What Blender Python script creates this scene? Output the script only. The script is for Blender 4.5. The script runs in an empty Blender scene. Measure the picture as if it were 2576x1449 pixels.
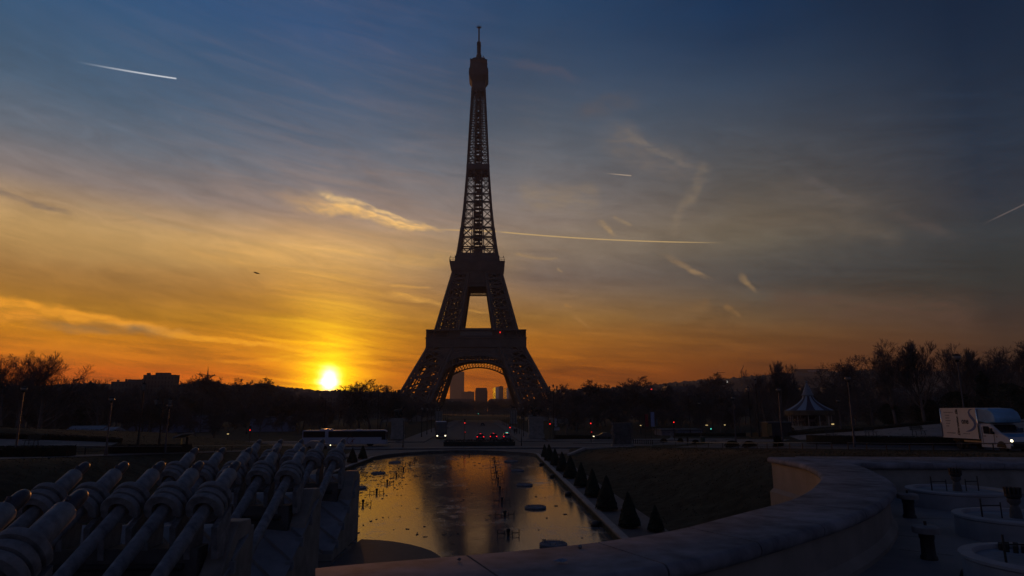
import bpy, math, random
from mathutils import Vector, Matrix, noise as mnoise
R = math.radians
random.seed(7)
scn = bpy.context.scene
COL = scn.collection

# ------------------------------------------------------------------ camera
F, CX, CY = 1594.0, 1288.0, 724.5          # measured in a 2576 x 1449 frame
YAW, PIT, ROL, HC = R(1.73), R(10.97), R(0.3), 6.5
fwd = Vector((math.sin(YAW)*math.cos(PIT), math.cos(YAW)*math.cos(PIT), math.sin(PIT)))
r0 = Vector((math.cos(YAW), -math.sin(YAW), 0)); u0 = r0.cross(fwd)
rgt = r0*math.cos(ROL) - u0*math.sin(ROL); upv = u0*math.cos(ROL) + r0*math.sin(ROL)
CAM = Vector((0, 0, HC))
cam = bpy.data.cameras.new("camera"); cam_o = bpy.data.objects.new("camera", cam); COL.objects.link(cam_o)
mw = Matrix((rgt, upv, -fwd)).transposed().to_4x4(); mw.translation = CAM
cam_o.matrix_world = mw
cam.sensor_width = 36; cam.lens = 36*F/2576; cam.clip_start = 0.1; cam.clip_end = 40000
scn.camera = cam_o

def ray(px, py):
    return (fwd + rgt*((px-CX)/F) - upv*((py-CY)/F)).normalized()
def onz(px, py, z):
    d = ray(px, py); return CAM + d*((z-HC)/d.z)
def aty(px, py, Y):
    d = ray(px, py); return CAM + d*(Y/d.y)

# ------------------------------------------------------------------ light and exposure
scn.render.engine = 'CYCLES'
scn.cycles.use_denoising = True
scn.cycles.volume_bounces = 0
scn.cycles.max_bounces = 6
scn.view_settings.view_transform = 'Standard'; scn.view_settings.look = 'None'
scn.view_settings.exposure = 0.0; scn.view_settings.gamma = 1.0
SUN = ray(828, 963)
SAZ = math.degrees(math.atan2(SUN.x, SUN.y)); SEL = math.degrees(math.asin(SUN.z))
sl = bpy.data.lights.new("sun", 'SUN'); so = bpy.data.objects.new("sun", sl); COL.objects.link(so)
sl.energy = 0.7; sl.angle = R(0.6); sl.color = (1.0, 0.36, 0.09)
so.rotation_euler = (-SUN).to_track_quat('-Z', 'Y').to_euler()

def lin(c):
    out = []
    for x in c[:3]:
        x /= 255.0
        out.append(x/12.92 if x <= 0.04045 else ((x+0.055)/1.055)**2.4)
    return out

class NT:
    """small helper for wiring node trees"""
    def __init__(s, nt): s.nt = nt; nt.nodes.clear()
    def n(s, t, **k):
        o = s.nt.nodes.new(t)
        for a, b in k.items(): setattr(o, a, b)
        return o
    def put(s, sock, v):
        if hasattr(v, 'is_output'): s.nt.links.new(v, sock)
        else: sock.default_value = v
    def m(s, op, a, b=None, c=None, clamp=False):
        o = s.n('ShaderNodeMath', operation=op, use_clamp=clamp)
        for i, v in enumerate((a, b, c)):
            if v is not None: s.put(o.inputs[i], v)
        return o.outputs[0]
    def vm(s, op, a, b=None, scale=None):
        o = s.n('ShaderNodeVectorMath', operation=op); s.put(o.inputs[0], a)
        if b is not None: s.put(o.inputs[1], b)
        if scale is not None: s.put(o.inputs['Scale'], scale)
        return o.outputs[1] if op in ('DOT_PRODUCT', 'LENGTH', 'DISTANCE') else o.outputs[0]
    def mr(s, v, a, b, c, d, smooth=False):
        o = s.n('ShaderNodeMapRange', interpolation_type='SMOOTHSTEP' if smooth else 'LINEAR')
        for i, x in enumerate((v, a, b, c, d)): s.put(o.inputs[i], x)
        return o.outputs[0]
    def mix(s, f, a, b, blend='MIX'):
        o = s.n('ShaderNodeMix', data_type='RGBA', blend_type=blend)
        s.put(o.inputs[0], f); s.put(o.inputs[6], a); s.put(o.inputs[7], b)
        return o.outputs[2]
    def noise(s, vec, scale, detail=4, rough=0.55, dist=0.0):
        o = s.n('ShaderNodeTexNoise'); s.put(o.inputs['Vector'], vec)
        o.inputs['Scale'].default_value = scale; o.inputs['Detail'].default_value = detail
        o.inputs['Roughness'].default_value = rough; o.inputs['Distortion'].default_value = dist
        return o.outputs[0]
    def ramp(s, f, stops, interp='LINEAR'):
        o = s.n('ShaderNodeValToRGB'); s.put(o.inputs[0], f); e = o.color_ramp.elements; o.color_ramp.interpolation = interp
        while len(e) > 1: e.remove(e[-1])
        e[0].position = stops[0][0]; e[0].color = (*stops[0][1], 1)
        for p, c in stops[1:]:
            q = e.new(p); q.color = (*c, 1)
        return o.outputs[0]
    def xyz(s, a, b, c):
        o = s.n('ShaderNodeCombineXYZ')
        for i, v in enumerate((a, b, c)): s.put(o.inputs[i], v)
        return o.outputs[0]

HAZE = 0.00018
# ------------------------------------------------------------------ dawn sky
#SKYTAB
SKY_E = {'A': [0.0, 3.05, 4.32, 5.9, 7.5, 9.09, 10.69, 12.29, 13.88, 15.15, 17.04, 20.16, 23.22, 26.2, 29.1, 31.89], 'B': [0.0, 3.25, 4.67, 6.44, 8.23, 10.02, 11.82, 13.61, 15.4, 16.82, 18.95, 22.43, 25.83, 29.13, 32.31, 35.35], 'C': [0.0, 2.95, 4.27, 5.93, 7.6, 9.27, 10.95, 12.62, 14.28, 15.61, 17.59, 20.86, 24.05, 27.15, 30.15, 33.05], 'E': [0.0, 2.44, 3.57, 4.99, 6.41, 7.83, 9.26, 10.68, 12.1, 13.24, 14.93, 17.72, 20.47, 23.17, 25.79, 28.35]}
SKY = {
    'A': [(202.1, 91.2, 0.9), (202.1, 91.2, 0.9), (212.2, 118.6, 2.8), (206.4, 128.9, 12.0), (183.9, 126.1, 31.8), (167.2, 117.7, 51.3), (173.2, 128.5, 71.1), (190.2, 149.4, 91.4), (197.5, 159.3, 105.2), (175.7, 145.5, 109.7), (135.5, 124.3, 119.8), (99.0, 109.5, 121.9), (74.7, 98.3, 120.4), (61.4, 91.6, 120.2), (50.5, 87.5, 122.8), (44.0, 83.6, 125.0)],
    'B': [(139.6, 66.7, 1.4), (139.6, 66.7, 1.4), (160.8, 90.0, 5.1), (163.3, 100.8, 22.9), (154.9, 111.0, 51.8), (134.3, 106.2, 75.5), (116.9, 102.3, 92.3), (124.8, 111.3, 98.7), (134.7, 120.0, 104.7), (133.6, 120.5, 110.7), (121.6, 115.9, 114.5), (98.7, 104.3, 112.3), (76.8, 90.7, 106.2), (58.8, 78.7, 101.8), (45.0, 71.6, 101.1), (34.1, 66.6, 101.2)],
    'C': [(93.4, 44.4, 3.2), (93.4, 44.4, 3.2), (113.0, 62.5, 14.2), (111.2, 73.1, 32.5), (100.2, 78.9, 52.7), (83.0, 75.6, 64.6), (75.3, 75.7, 73.5), (87.4, 85.3, 78.9), (103.2, 96.2, 82.6), (106.5, 97.6, 83.0), (94.9, 90.4, 83.6), (79.6, 83.1, 87.1), (62.7, 74.4, 88.1), (46.4, 65.2, 86.6), (28.1, 54.1, 82.3), (16.4, 49.4, 82.3)],
    'E': [(37.4, 22.5, 10.6), (37.4, 22.5, 10.6), (50.6, 34.5, 21.4), (53.3, 42.3, 31.9), (46.5, 44.9, 41.7), (41.8, 48.1, 47.7), (40.8, 51.5, 52.2), (43.5, 54.4, 56.6), (46.3, 56.3, 60.7), (45.0, 55.3, 61.9), (40.2, 51.8, 63.2), (34.2, 49.7, 65.0), (28.7, 46.5, 64.2), (22.4, 42.7, 63.0), (15.2, 39.3, 62.3), (8.6, 35.5, 60.0)],
}
#ENDTAB
world = bpy.data.worlds.new("World"); scn.world = world; world.use_nodes = True
def build_sky():
    k = NT(world.node_tree)
    tc = k.n('ShaderNodeTexCoord'); d = k.vm('NORMALIZE', tc.outputs['Generated'])
    sp = k.n('ShaderNodeSeparateXYZ'); k.put(sp.inputs[0], d)
    u = k.m('MULTIPLY', k.m('ARCTAN2', sp.outputs[0], sp.outputs[1]), 57.29578)
    v = k.m('MULTIPLY', k.m('ARCSINE', sp.outputs[2]), 57.29578)
    du = k.m('ABSOLUTE', k.m('SUBTRACT', u, SAZ))
    e01 = k.m('DIVIDE', v, 90.0, clamp=True)
    def rp(tab): return k.ramp(e01, [(e/90.0, lin(c)) for e, c in tab])
    TAIL = {'A': [(50, (26, 44, 76)), (90, (16, 25, 48))], 'B': [(50, (23, 36, 62)), (90, (15, 24, 45))], 'C': [(50, (21, 31, 54)), (90, (15, 23, 43))], 'E': [(50, (20, 30, 50)), (90, (15, 23, 43))]}
    rmp = {q: rp(list(zip(SKY_E[q], SKY[q])) + TAIL[q]) for q in 'ABCE'}
    D = rp([(0, (72, 70, 84)), (12, (64, 67, 86)), (35, (46, 56, 84)), (55, (26, 38, 62)), (90, (15, 23, 43))])
    az = lambda x: math.degrees(math.atan2(ray(x, 700).x, ray(x, 700).y))
    col = k.mix(k.mr(u, az(760), az(1350), 0, 1), rmp['A'], rmp['B'])
    col = k.mix(k.mr(u, az(1350), az(1900), 0, 1), col, rmp['C'])
    col = k.mix(k.mr(u, az(1900), az(2500), 0, 1), col, rmp['E'])
    col = k.mix(k.m('MAXIMUM', k.mr(u, az(2560)+6, 125, 0, 1, True), k.mr(u, -46, -120, 0, 1, True)), col, D)
    # thin cirrus: long streaks, tilted gently down to the right
    vt = k.m('ADD', v, k.m('MULTIPLY', u, 0.13))
    s1 = k.noise(k.xyz(k.m('MULTIPLY', u, 0.035), k.m('MULTIPLY', vt, 0.42), 3.1), 1.0, 7, 0.6, 0.5)
    s2 = k.noise(k.xyz(k.m('MULTIPLY', u, 0.09), k.m('MULTIPLY', vt, 0.9), 9.7), 1.0, 6, 0.62, 0.9)
    s3 = k.noise(k.xyz(k.m('MULTIPLY', u, 0.05), k.m('MULTIPLY', v, 0.09), 21.0), 1.0, 5, 0.55, 0.4)
    low = k.mr(v, 22, 6, 0, 1, True)
    amp1 = k.m('MULTIPLY', k.m('SUBTRACT', s1, 0.5), k.m('ADD', 0.12, k.m('MULTIPLY', low, 0.8)))
    s4 = k.noise(k.xyz(k.m('MULTIPLY', u, 0.11), k.m('MULTIPLY', k.m('ADD', v, k.m('MULTIPLY', u, 0.06)), 1.9), 14.0), 1.0, 6, 0.6, 0.7)
    amp2 = k.m('MULTIPLY', k.m('SUBTRACT', s2, 0.5), k.m('ADD', 0.12, k.m('MULTIPLY', k.mr(v, 9, 3, 0, 1, True), 1.3)))
    amp2 = k.m('ADD', amp2, k.m('MULTIPLY', k.m('MULTIPLY', k.m('SUBTRACT', s4, 0.5), k.mr(v, 9, 4, 0, 1, True)), k.mr(du, 45, 25, 0.25, 1.3)))
    amp3 = k.m('MULTIPLY', k.m('SUBTRACT', s3, 0.5), 0.55)
    s5 = k.noise(k.xyz(k.m('MULTIPLY', u, 0.16), k.m('MULTIPLY', vt, 0.62), 33.0), 1.0, 8, 0.66, 1.6)
    amp3 = k.m('ADD', amp3, k.m('MULTIPLY', k.m('SUBTRACT', s5, 0.5), k.m('MULTIPLY', k.m('MULTIPLY', k.mr(v, 30, 20, 0, 1, True), k.mr(v, 4, 8, 0.3, 1, True)), 0.62)))
    mul = k.m('MAXIMUM', k.m('ADD', k.m('ADD', 1.0, k.m('MULTIPLY', amp1, 1.0)), k.m('ADD', amp2, amp3)), 0.35)
    col = k.vm('SCALE', col, scale=mul)
    # single clouds and vapour trails, each a soft band between two sky directions
    fine = k.noise(k.xyz(k.m('MULTIPLY', u, 0.5), k.m('MULTIPLY', vt, 1.6), 5.5), 1.0, 6, 0.65, 0.6)
    fine = k.mr(fine, 0.3, 0.7, 0.15, 1.5)
    wob = k.m('MULTIPLY', k.m('SUBTRACT', k.noise(k.xyz(k.m('MULTIPLY', u, 0.25), k.m('MULTIPLY', v, 0.25), 1.5), 1.0, 3), 0.5), 2.4)
    warp = k.m('SUBTRACT', k.noise(k.xyz(k.m('MULTIPLY', u, 0.33), k.m('MULTIPLY', v, 0.5), 41.0), 1.0, 4, 0.6, 0.8), 0.5)
    def band(x0, y0, x1, y1, w0, w1, c, strength, soft=True, fade=(0.15, 0.15)):
        nonlocal col
        a, b = ray(x0, y0), ray(x1, y1)
        U0, V0 = math.degrees(math.atan2(a.x, a.y)), math.degrees(math.asin(a.z))
        U1, V1 = math.degrees(math.atan2(b.x, b.y)), math.degrees(math.asin(b.z))
        dx, dy = U1-U0, V1-V0; L = math.hypot(dx, dy)
        pu, pv = k.m('SUBTRACT', u, U0), k.m('SUBTRACT', v, V0)
        t = k.m('ADD', k.m('MULTIPLY', pu, dx/L/L), k.m('MULTIPLY', pv, dy/L/L))
        dd = k.m('SUBTRACT', k.m('MULTIPLY', pu, dy/L), k.m('MULTIPLY', pv, dx/L))
        if soft: dd = k.m('ADD', dd, k.m('MULTIPLY', wob, min(1.0, max(w0, w1)/24)))
        if soft and max(w0, w1) < 18: dd = k.m('ADD', dd, k.m('MULTIPLY', warp, 0.55))
        w = k.mr(t, 0, 1, w0/27.8, w1/27.8)
        msk = k.mr(k.m('DIVIDE', k.m('ABSOLUTE', dd), w), 0.15 if soft else 0.3, 1.0, 1, 0, True)
        msk = k.m('MULTIPLY', msk, k.m('MULTIPLY', k.mr(t, 0, fade[0], 0, 1, True), k.mr(t, 1-fade[1], 1, 1, 0, True)))
        if soft: msk = k.m('MULTIPLY', msk, fine)
        col = k.mix(k.m('MULTIPLY', msk, strength, clamp=True), col, (*lin(c), 1))
    band(730, 494, 1130, 582, 34, 5, (240, 192, 120), 0.8, fade=(0.35, 0.2))
    band(785, 476, 1080, 565, 12, 5, (252, 210, 142), 0.65, fade=(0.15, 0.3))
    band(820, 500, 1060, 572, 7, 4, (250, 205, 136), 0.5, fade=(0.3, 0.3))
    band(660, 488, 960, 552, 30, 12, (205, 165, 110), 0.35, fade=(0.4, 0.3))
    band(-160, 732, 610, 862, 22, 9, (250, 165, 44), 0.9, fade=(0.1, 0.4))
    band(-120, 792, 150, 806, 22, 12, (246, 158, 42), 0.95, fade=(0.2, 0.4))
    band(40, 815, 540, 840, 20, 12, (138, 116, 82), 0.5, fade=(0.3, 0.4))
    band(340, 826, 820, 884, 11, 6, (255, 168, 34), 0.85, fade=(0.3, 0.4))
    band(380, 640, 760, 655, 40, 26, (206, 160, 92), 0.4, fade=(0.4, 0.4))
    band(-100, 590, 700, 660, 60, 40, (190, 150, 92), 0.35, fade=(0.3, 0.4))
    band(-40, 480, 190, 545, 12, 6, (98, 94, 98), 0.4)
    band(180, 505, 520, 590, 10, 5, (168, 146, 116), 0.35)
    band(975, 718, 1090, 722, 6, 4, (212, 160, 84), 0.5)
    band(965, 735, 1190, 782, 13, 6, (214, 160, 80), 0.55, fade=(0.2, 0.3))
    band(1150, 775, 1260, 795, 5, 3, (205, 150, 70), 0.4)
    band(1000, 880, 620, 905, 8, 6, (255, 168, 20), 0.5)
    band(500, 905, 1010, 915, 7, 5, (250, 150, 18), 0.5)
    band(980, 640, 1160, 655, 34, 20, (200, 160, 100), 0.4)
    band(1480, 320, 1790, 450, 70, 40, (114, 106, 101), 0.5, fade=(0.3, 0.3))
    band(1420, 290, 1640, 240, 40, 30, (88, 86, 92), 0.4, fade=(0.3, 0.3))
    band(1880, 480, 2240, 520, 50, 36, (102, 94, 86), 0.4, fade=(0.3, 0.3))
    band(1560, 330, 1760, 430, 16, 8, (128, 118, 108), 0.35)
    band(1780, 400, 1670, 600, 26, 16, (138, 122, 102), 0.35)
    band(1290, 490, 1520, 500, 60, 50, (150, 130, 104), 0.35)
    band(1500, 550, 1550, 600, 12, 6, (180, 148, 104), 0.6, fade=(0.4, 0.4))
    band(1540, 545, 1590, 575, 9, 5, (160, 136, 104), 0.5)
    band(1650, 630, 1800, 710, 13, 7, (146, 120, 90), 0.55, fade=(0.4, 0.4))
    band(1690, 655, 1790, 700, 6, 4, (150, 124, 92), 0.5, fade=(0.4, 0.4))
    band(1855, 685, 1912, 738, 15, 7, (160, 130, 90), 0.7, fade=(0.4, 0.4))
    band(1290, 640, 1410, 652, 7, 5, (162, 134, 96), 0.5)
    band(1400, 676, 1416, 686, 5, 3, (160, 134, 100), 0.5)
    band(1590, 800, 1800, 770, 24, 30, (128, 98, 64), 0.5)
    band(1820, 765, 1865, 800, 12, 6, (140, 106, 66), 0.5)
    band(1440, 795, 1490, 830, 8, 4, (170, 122, 66), 0.5)
    band(1420, 765, 1440, 775, 6, 4, (176, 128, 70), 0.5)
    band(1990, 438, 2210, 525, 16, 9, (92, 88, 87), 0.5, fade=(0.3, 0.5))
    band(1800, 520, 2300, 600, 60, 30, (104, 94, 82), 0.35)
    band(2180, 520, 2480, 620, 24, 12, (84, 77, 74), 0.45, fade=(0.4, 0.5))
    band(1265, 145, 1500, 205, 20, 14, (78, 82, 100), 0.6, fade=(0.3, 0.5))
    band(1900, 760, 2500, 780, 50, 60, (92, 70, 58), 0.4)
    # vapour trails
    band(175, 152, 446, 198, 2.6, 2.2, (205, 210, 218), 0.9, False, (0.8, 0.02))
    band(1245, 582, 1840, 610.5, 2.5, 1.8, (196, 164, 112), 0.85, False, (0.06, 0.25))
    band(1075, 575.5, 1250, 582, 2.2, 3.0, (214, 172, 106), 0.6, False, (0.5, 0.02))
    band(1515, 435, 1589, 442, 1.5, 1.8, (178, 158, 138), 0.8, False, (0.7, 0.03))
    band(2466, 567, 2680, 463, 1.8, 2.4, (100, 92, 92), 0.75, False, (0.3, 0.1))
    # light round the sun
    sv = k.m('SUBTRACT', v, SEL); sv = k.m('MULTIPLY', sv, k.mr(sv, -.2, .2, 1.05, 0.62))
    hu = k.m('SUBTRACT', u, SAZ)
    a = k.m('SQRT', k.m('ADD', k.m('MULTIPLY', hu, hu), k.m('MULTIPLY', sv, sv)))
    a = k.m('MULTIPLY', a, k.mr(s2, 0.3, 0.7, 1.28, 0.78))
    back = k.mr(du, 40, 90, 1, 0)
    def glow(c, s, r, p=1.0):
        nonlocal col
        x = k.m('DIVIDE', a, r)
        if p != 1.0: x = k.m('POWER', x, p)
        g = k.m('MULTIPLY', k.m('MULTIPLY', k.m('EXPONENT', k.m('MULTIPLY', x, -1.0)), s), back)
        col = k.vm('ADD', col, k.vm('SCALE', (*c,), scale=g))
    glow((1.0, 0.38, 0.0), 0.6, 5.2)
    glow((1.0, 0.72, 0.0), 2.7, 1.45)
    glow((1.0, 0.95, 0.75), 6.0, 0.47, 1.8)
    # the sky lies beyond the haze: what the air takes away low down is there in full behind it
    path = k.m('MINIMUM', k.m('DIVIDE', 367.0, k.m('MAXIMUM', sp.outputs[2], 0.02)), 3700.0)
    col = k.vm('SCALE', col, scale=k.m('EXPONENT', k.m('MULTIPLY', path, HAZE*0.5)))
    bg = k.n('ShaderNodeBackground'); k.put(bg.inputs[0], col); bg.inputs[1].default_value = 1.0
    out = k.n('ShaderNodeOutputWorld'); k.nt.links.new(bg.outputs[0], out.inputs[0])
build_sky()

# ------------------------------------------------------------------ materials
MATS = {}
def mat(name, c, rough=0.8, var=0.25, scale=3.0, metal=0.0, bump=0.0, bscale=None, spec=0.4, c2=None, stretch=None):
    if name in MATS: return MATS[name]
    m = bpy.data.materials.new(name); m.use_nodes = True; k = NT(m.node_tree)
    tc = k.n('ShaderNodeTexCoord'); vec = tc.outputs['Object']
    if stretch:
        mp = k.n('ShaderNodeMapping'); k.put(mp.inputs[0], vec); mp.inputs['Scale'].default_value = stretch; vec = mp.outputs[0]
    n1 = k.noise(vec, scale, 6, 0.6); n1 = k.m('ADD', k.m('MULTIPLY', n1, 0.6), k.m('MULTIPLY', k.noise(vec, scale*.27, 4, 0.6, 0.8), 0.4))
    a = (*[x*(1-var) for x in c], 1); b = (*[min(1, x*(1+var)) for x in (c2 or c)], 1)
    colr = k.mix(k.mr(n1, 0.36, 0.64, 0, 1), a, b)
    p = k.n('ShaderNodeBsdfPrincipled'); k.put(p.inputs['Base Color'], colr)
    p.inputs['Roughness'].default_value = rough; p.inputs['Metallic'].default_value = metal
    p.inputs['Specular IOR Level'].default_value = spec
    if bump:
        bn = k.n('ShaderNodeBump'); bn.inputs['Strength'].default_value = bump
        k.put(bn.inputs['Height'], k.noise(vec, bscale or scale*4, 5, 0.6)); k.put(p.inputs['Normal'], bn.outputs[0])
    o = k.n('ShaderNodeOutputMaterial'); k.nt.links.new(p.outputs[0], o.inputs[0])
    MATS[name] = m; return m
def emit(name, c, s):
    if name in MATS: return MATS[name]
    m = bpy.data.materials.new(name); m.use_nodes = True; k = NT(m.node_tree)
    e = k.n('ShaderNodeEmission'); e.inputs[0].default_value = (*c, 1); e.inputs[1].default_value = s
    o = k.n('ShaderNodeOutputMaterial'); k.nt.links.new(e.outputs[0], o.inputs[0]); MATS[name] = m; return m
def glassm(name, c=(0.02, 0.02, 0.025), rough=0.08):
    return mat(name, c, rough, 0.1, 2, spec=0.6)

IRON = mat('wrought_iron', (0.15, 0.125, 0.11), 0.75, 0.2, 0.2)
IRON2 = mat('iron_plate', (0.14, 0.118, 0.105), 0.7, 0.25, 0.15)
STONE = mat('pale_stone', (0.30, 0.28, 0.26), 0.75, 0.22, 1.6, bump=0.25, bscale=14)
COPE = mat('coping_stone', (0.155, 0.157, 0.178), 0.85, 0.4, 2.2, bump=0.3, bscale=14, spec=0.15, c2=(0.195, 0.192, 0.21))
CONC = mat('weathered_concrete', (0.24, 0.23, 0.21), 0.8, 0.3, 1.3, bump=0.25, bscale=12)
SLAB = mat('grey_slab', (0.23, 0.25, 0.275), 0.7, 0.3, 0.9, bump=0.2, bscale=10)
PIPE = mat('painted_steel_tube', (0.155, 0.175, 0.20), 0.65, 0.45, 3.5, bump=0.15, bscale=30, c2=(0.195, 0.205, 0.215))
SADDLE = mat('ribbed_collar_concrete', (0.20, 0.206, 0.215), 0.8, 0.45, 3.5, bump=0.3, bscale=22)
DARK = mat('dark_cast_iron', (0.022, 0.022, 0.025), 0.6, 0.3, 6)
GRASS = mat('winter_grass', (0.026, 0.030, 0.020), 0.95, 0.5, 1.2, bump=0.9, bscale=9, c2=(0.042, 0.043, 0.030), spec=0.1)
ASPH = mat('asphalt', (0.055, 0.055, 0.06), 0.75, 0.25, 1.5, bump=0.1, bscale=30)
PAVE = mat('pavement', (0.11, 0.105, 0.105), 0.8, 0.3, 0.8, bump=0.1, bscale=20)
GRAV = mat('pale_gravel', (0.22, 0.20, 0.18), 0.9, 0.2, 1.0, bump=0.2, bscale=30)
BARK = mat('bark', (0.15, 0.13, 0.12), 0.9, 0.3, 8)
TWIG = mat('twigs', (0.13, 0.11, 0.10), 0.9, 0.3, 8)
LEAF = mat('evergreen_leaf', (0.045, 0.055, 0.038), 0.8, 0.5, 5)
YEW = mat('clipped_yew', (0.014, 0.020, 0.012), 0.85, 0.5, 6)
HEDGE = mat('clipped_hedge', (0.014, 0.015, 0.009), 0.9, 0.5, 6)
BRONZE = mat('dark_bronze', (0.03, 0.03, 0.028), 0.6, 0.3, 4)
WHITE = mat('white_paint', (0.62, 0.62, 0.64), 0.35, 0.06, 2, spec=0.5)
BLACKP = mat('black_plastic', (0.015, 0.015, 0.017), 0.5, 0.2, 5)
RUBBER = mat('rubber', (0.012, 0.012, 0.013), 0.85, 0.2, 10)
CHROME = mat('bare_metal', (0.35, 0.35, 0.36), 0.35, 0.1, 4, metal=0.9)
GLASS = glassm('dark_glass')
GLOBE = mat('frosted_globe', (0.22, 0.20, 0.18), 0.25, 0.1, 3)
WALLM = mat('city_facade', (0.16, 0.145, 0.125), 0.85, 0.2, 0.1)
ZINC = mat('zinc_roof', (0.09, 0.095, 0.105), 0.6, 0.2, 0.2)
FAR = mat('far_concrete', (0.16, 0.14, 0.13), 0.8, 0.1, 0.02)
L_RED = emit('red_signal_light', (1.0, 0.03, 0.03), 1.3)
L_TAIL = emit('red_tail_light', (1.0, 0.02, 0.03), 1.8)
L_GRN = emit('green_signal_light', (0.12, 1.0, 0.72), 1.4)
L_HEAD = emit('headlight_white', (1.0, 0.88, 0.55), 4.0)
L_YEL = emit('warm_street_light', (1.0, 0.72, 0.30), 0.6)

# ------------------------------------------------------------------ mesh builder
class MB:
    def __init__(s): s.v = []; s.f = []
    def add(s, vs, fs):
        b = len(s.v); s.v += [tuple(p) for p in vs]; s.f += [tuple(i+b for i in f) for f in fs]; return s
    def box(s, c, sz, M=None, taper=1.0):
        x, y, z = sz[0]/2, sz[1]/2, sz[2]/2; c = Vector(c); vs = []
        for zz, t in ((-z, 1.0), (z, taper)):
            for xx, yy in ((-x, -y), (x, -y), (x, y), (-x, y)):
                p = Vector((xx*t, yy*t, zz)); vs.append(c + (M @ p if M else p))
        return s.add(vs, [(3, 2, 1, 0), (4, 5, 6, 7), (0, 1, 5, 4), (1, 2, 6, 5), (2, 3, 7, 6), (3, 0, 4, 7)])
    def beam(s, p, q, w, h=None, cap=True):
        p, q = Vector(p), Vector(q); d = q-p
        if d.length < 1e-6: return s
        d.normalize(); h = h or w
        a = d.cross(Vector((0, 0, 1)) if abs(d.z) < 0.99 else Vector((0, 1, 0))).normalized(); b = a.cross(d)
        vs = []
        for o in (p, q):
            for i, j in ((-1, -1), (1, -1), (1, 1), (-1, 1)): vs.append(o + a*(i*w/2) + b*(j*h/2))
        fs = [(0, 1, 5, 4), (1, 2, 6, 5), (2, 3, 7, 6), (3, 0, 4, 7)]
        if cap: fs += [(3, 2, 1, 0), (4, 5, 6, 7)]
        return s.add(vs, fs)
    def tube(s, pts, rs, n=10, cap=True):
        pts = [Vector(p) for p in pts]
        if not hasattr(rs, '__len__'): rs = [rs]*len(pts)
        vs, fs = [], []; ref = None
        for i, p in enumerate(pts):
            d = (pts[min(i+1, len(pts)-1)] - pts[max(i-1, 0)])
            d = d.normalized() if d.length > 1e-9 else Vector((0, 0, 1))
            if ref is None: ref = Vector((0, 0, 1)) if abs(d.z) < 0.95 else Vector((1, 0, 0))
            a = d.cross(ref).normalized(); b = a.cross(d); ref = b if b.length > 0 else ref
            for j in range(n):
                t = 2*math.pi*j/n; vs.append(p + (a*math.cos(t) + b*math.sin(t))*rs[i])
        for i in range(len(pts)-1):
            for j in range(n):
                fs.append((i*n+j, i*n+(j+1) % n, (i+1)*n+(j+1) % n, (i+1)*n+j))
        if cap: fs += [tuple(range(n-1, -1, -1)), tuple(range((len(pts)-1)*n, len(pts)*n))]
        return s.add(vs, fs)
    def lathe(s, c, prof, n=24, sx=1.0, sy=1.0, rot=0.0, cap=True):
        c = Vector(c); vs, fs = [], []
        for r, z in prof:
            for j in range(n):
                t = 2*math.pi*j/n + rot; vs.append(c + Vector((r*math.cos(t)*sx, r*math.sin(t)*sy, z)))
        m = len(prof)
        for i in range(m-1):
            for j in range(n): fs.append((i*n+j, i*n+(j+1) % n, (i+1)*n+(j+1) % n, (i+1)*n+j))
        if cap: fs += [tuple(range(n-1, -1, -1)), tuple(range((m-1)*n, m*n))]
        return s.add(vs, fs)
    def prism(s, poly, off, flip=False):
        """closed 3-D polygon pushed along off"""
        n = len(poly); a = [Vector(p) for p in poly]; off = Vector(off); b = [p+off for p in a]
        fs = [tuple(range(n-1, -1, -1)), tuple(range(n, 2*n))] + [(i, (i+1) % n, n+(i+1) % n, n+i) for i in range(n)]
        return s.add(a+b, fs)
    def ball(s, c, r, n=10, sc=(1, 1, 1)):
        prof = [(max(1e-3, math.sin(math.pi*i/n))*r, -math.cos(math.pi*i/n)*r) for i in range(n+1)]
        b = len(s.v); s.lathe((0, 0, 0), prof, n*2, cap=False); c = Vector(c)
        for i in range(b, len(s.v)):
            p = s.v[i]; s.v[i] = (c.x+p[0]*sc[0], c.y+p[1]*sc[1], c.z+p[2]*sc[2])
        return s
    def build(s, name, m, parent=None, smooth=False, bevel=0.0, angle=None):
        me = bpy.data.meshes.new(name); me.from_pydata(s.v, [], s.f); me.validate(); me.update()
        o = bpy.data.objects.new(name, me); COL.objects.link(o)
        if m: me.materials.append(m)
        if smooth:
            me.polygons.foreach_set('use_smooth', [True]*len(me.polygons))
            if angle and hasattr(me, 'set_sharp_from_angle'): me.set_sharp_from_angle(angle=R(angle))
        if parent: o.parent = parent
        if bevel:
            bm = o.modifiers.new('bevel', 'BEVEL'); bm.width = bevel; bm.segments = 2; bm.limit_method = 'ANGLE'
        return o

def tag(o, label, cat, group=None, kind=None):
    if label: o['label'] = label
    if cat: o['category'] = cat
    if group: o['group'] = group
    if kind: o['kind'] = kind
    return o
def struct(o, kind='structure'): o['kind'] = kind; return o
def thing(name, label, cat, loc=(0, 0, 0), rz=0.0, group=None, s=1.0):
    o = bpy.data.objects.new(name, None); COL.objects.link(o); o.location = loc; o.rotation_euler = (0, 0, rz); o.scale = (s, s, s)
    o.empty_display_size = 0.3
    return tag(o, label, cat, group)
def dup(src, loc=None, rz=None, s=None, label=None, group=None, smat=None):
    c = src.copy(); COL.objects.link(c)
    for ch in src.children:
        d = ch.copy(); COL.objects.link(d); d.parent = c
        for g in ch.children:
            e = g.copy(); COL.objects.link(e); e.parent = d
    if loc is not None: c.location = loc
    if rz is not None: c.rotation_euler = (0, 0, rz)
    if s is not None: c.scale = s if hasattr(s, '__len__') else (s, s, s)
    if label: c['label'] = label
    if group: c['group'] = group
    return c
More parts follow.
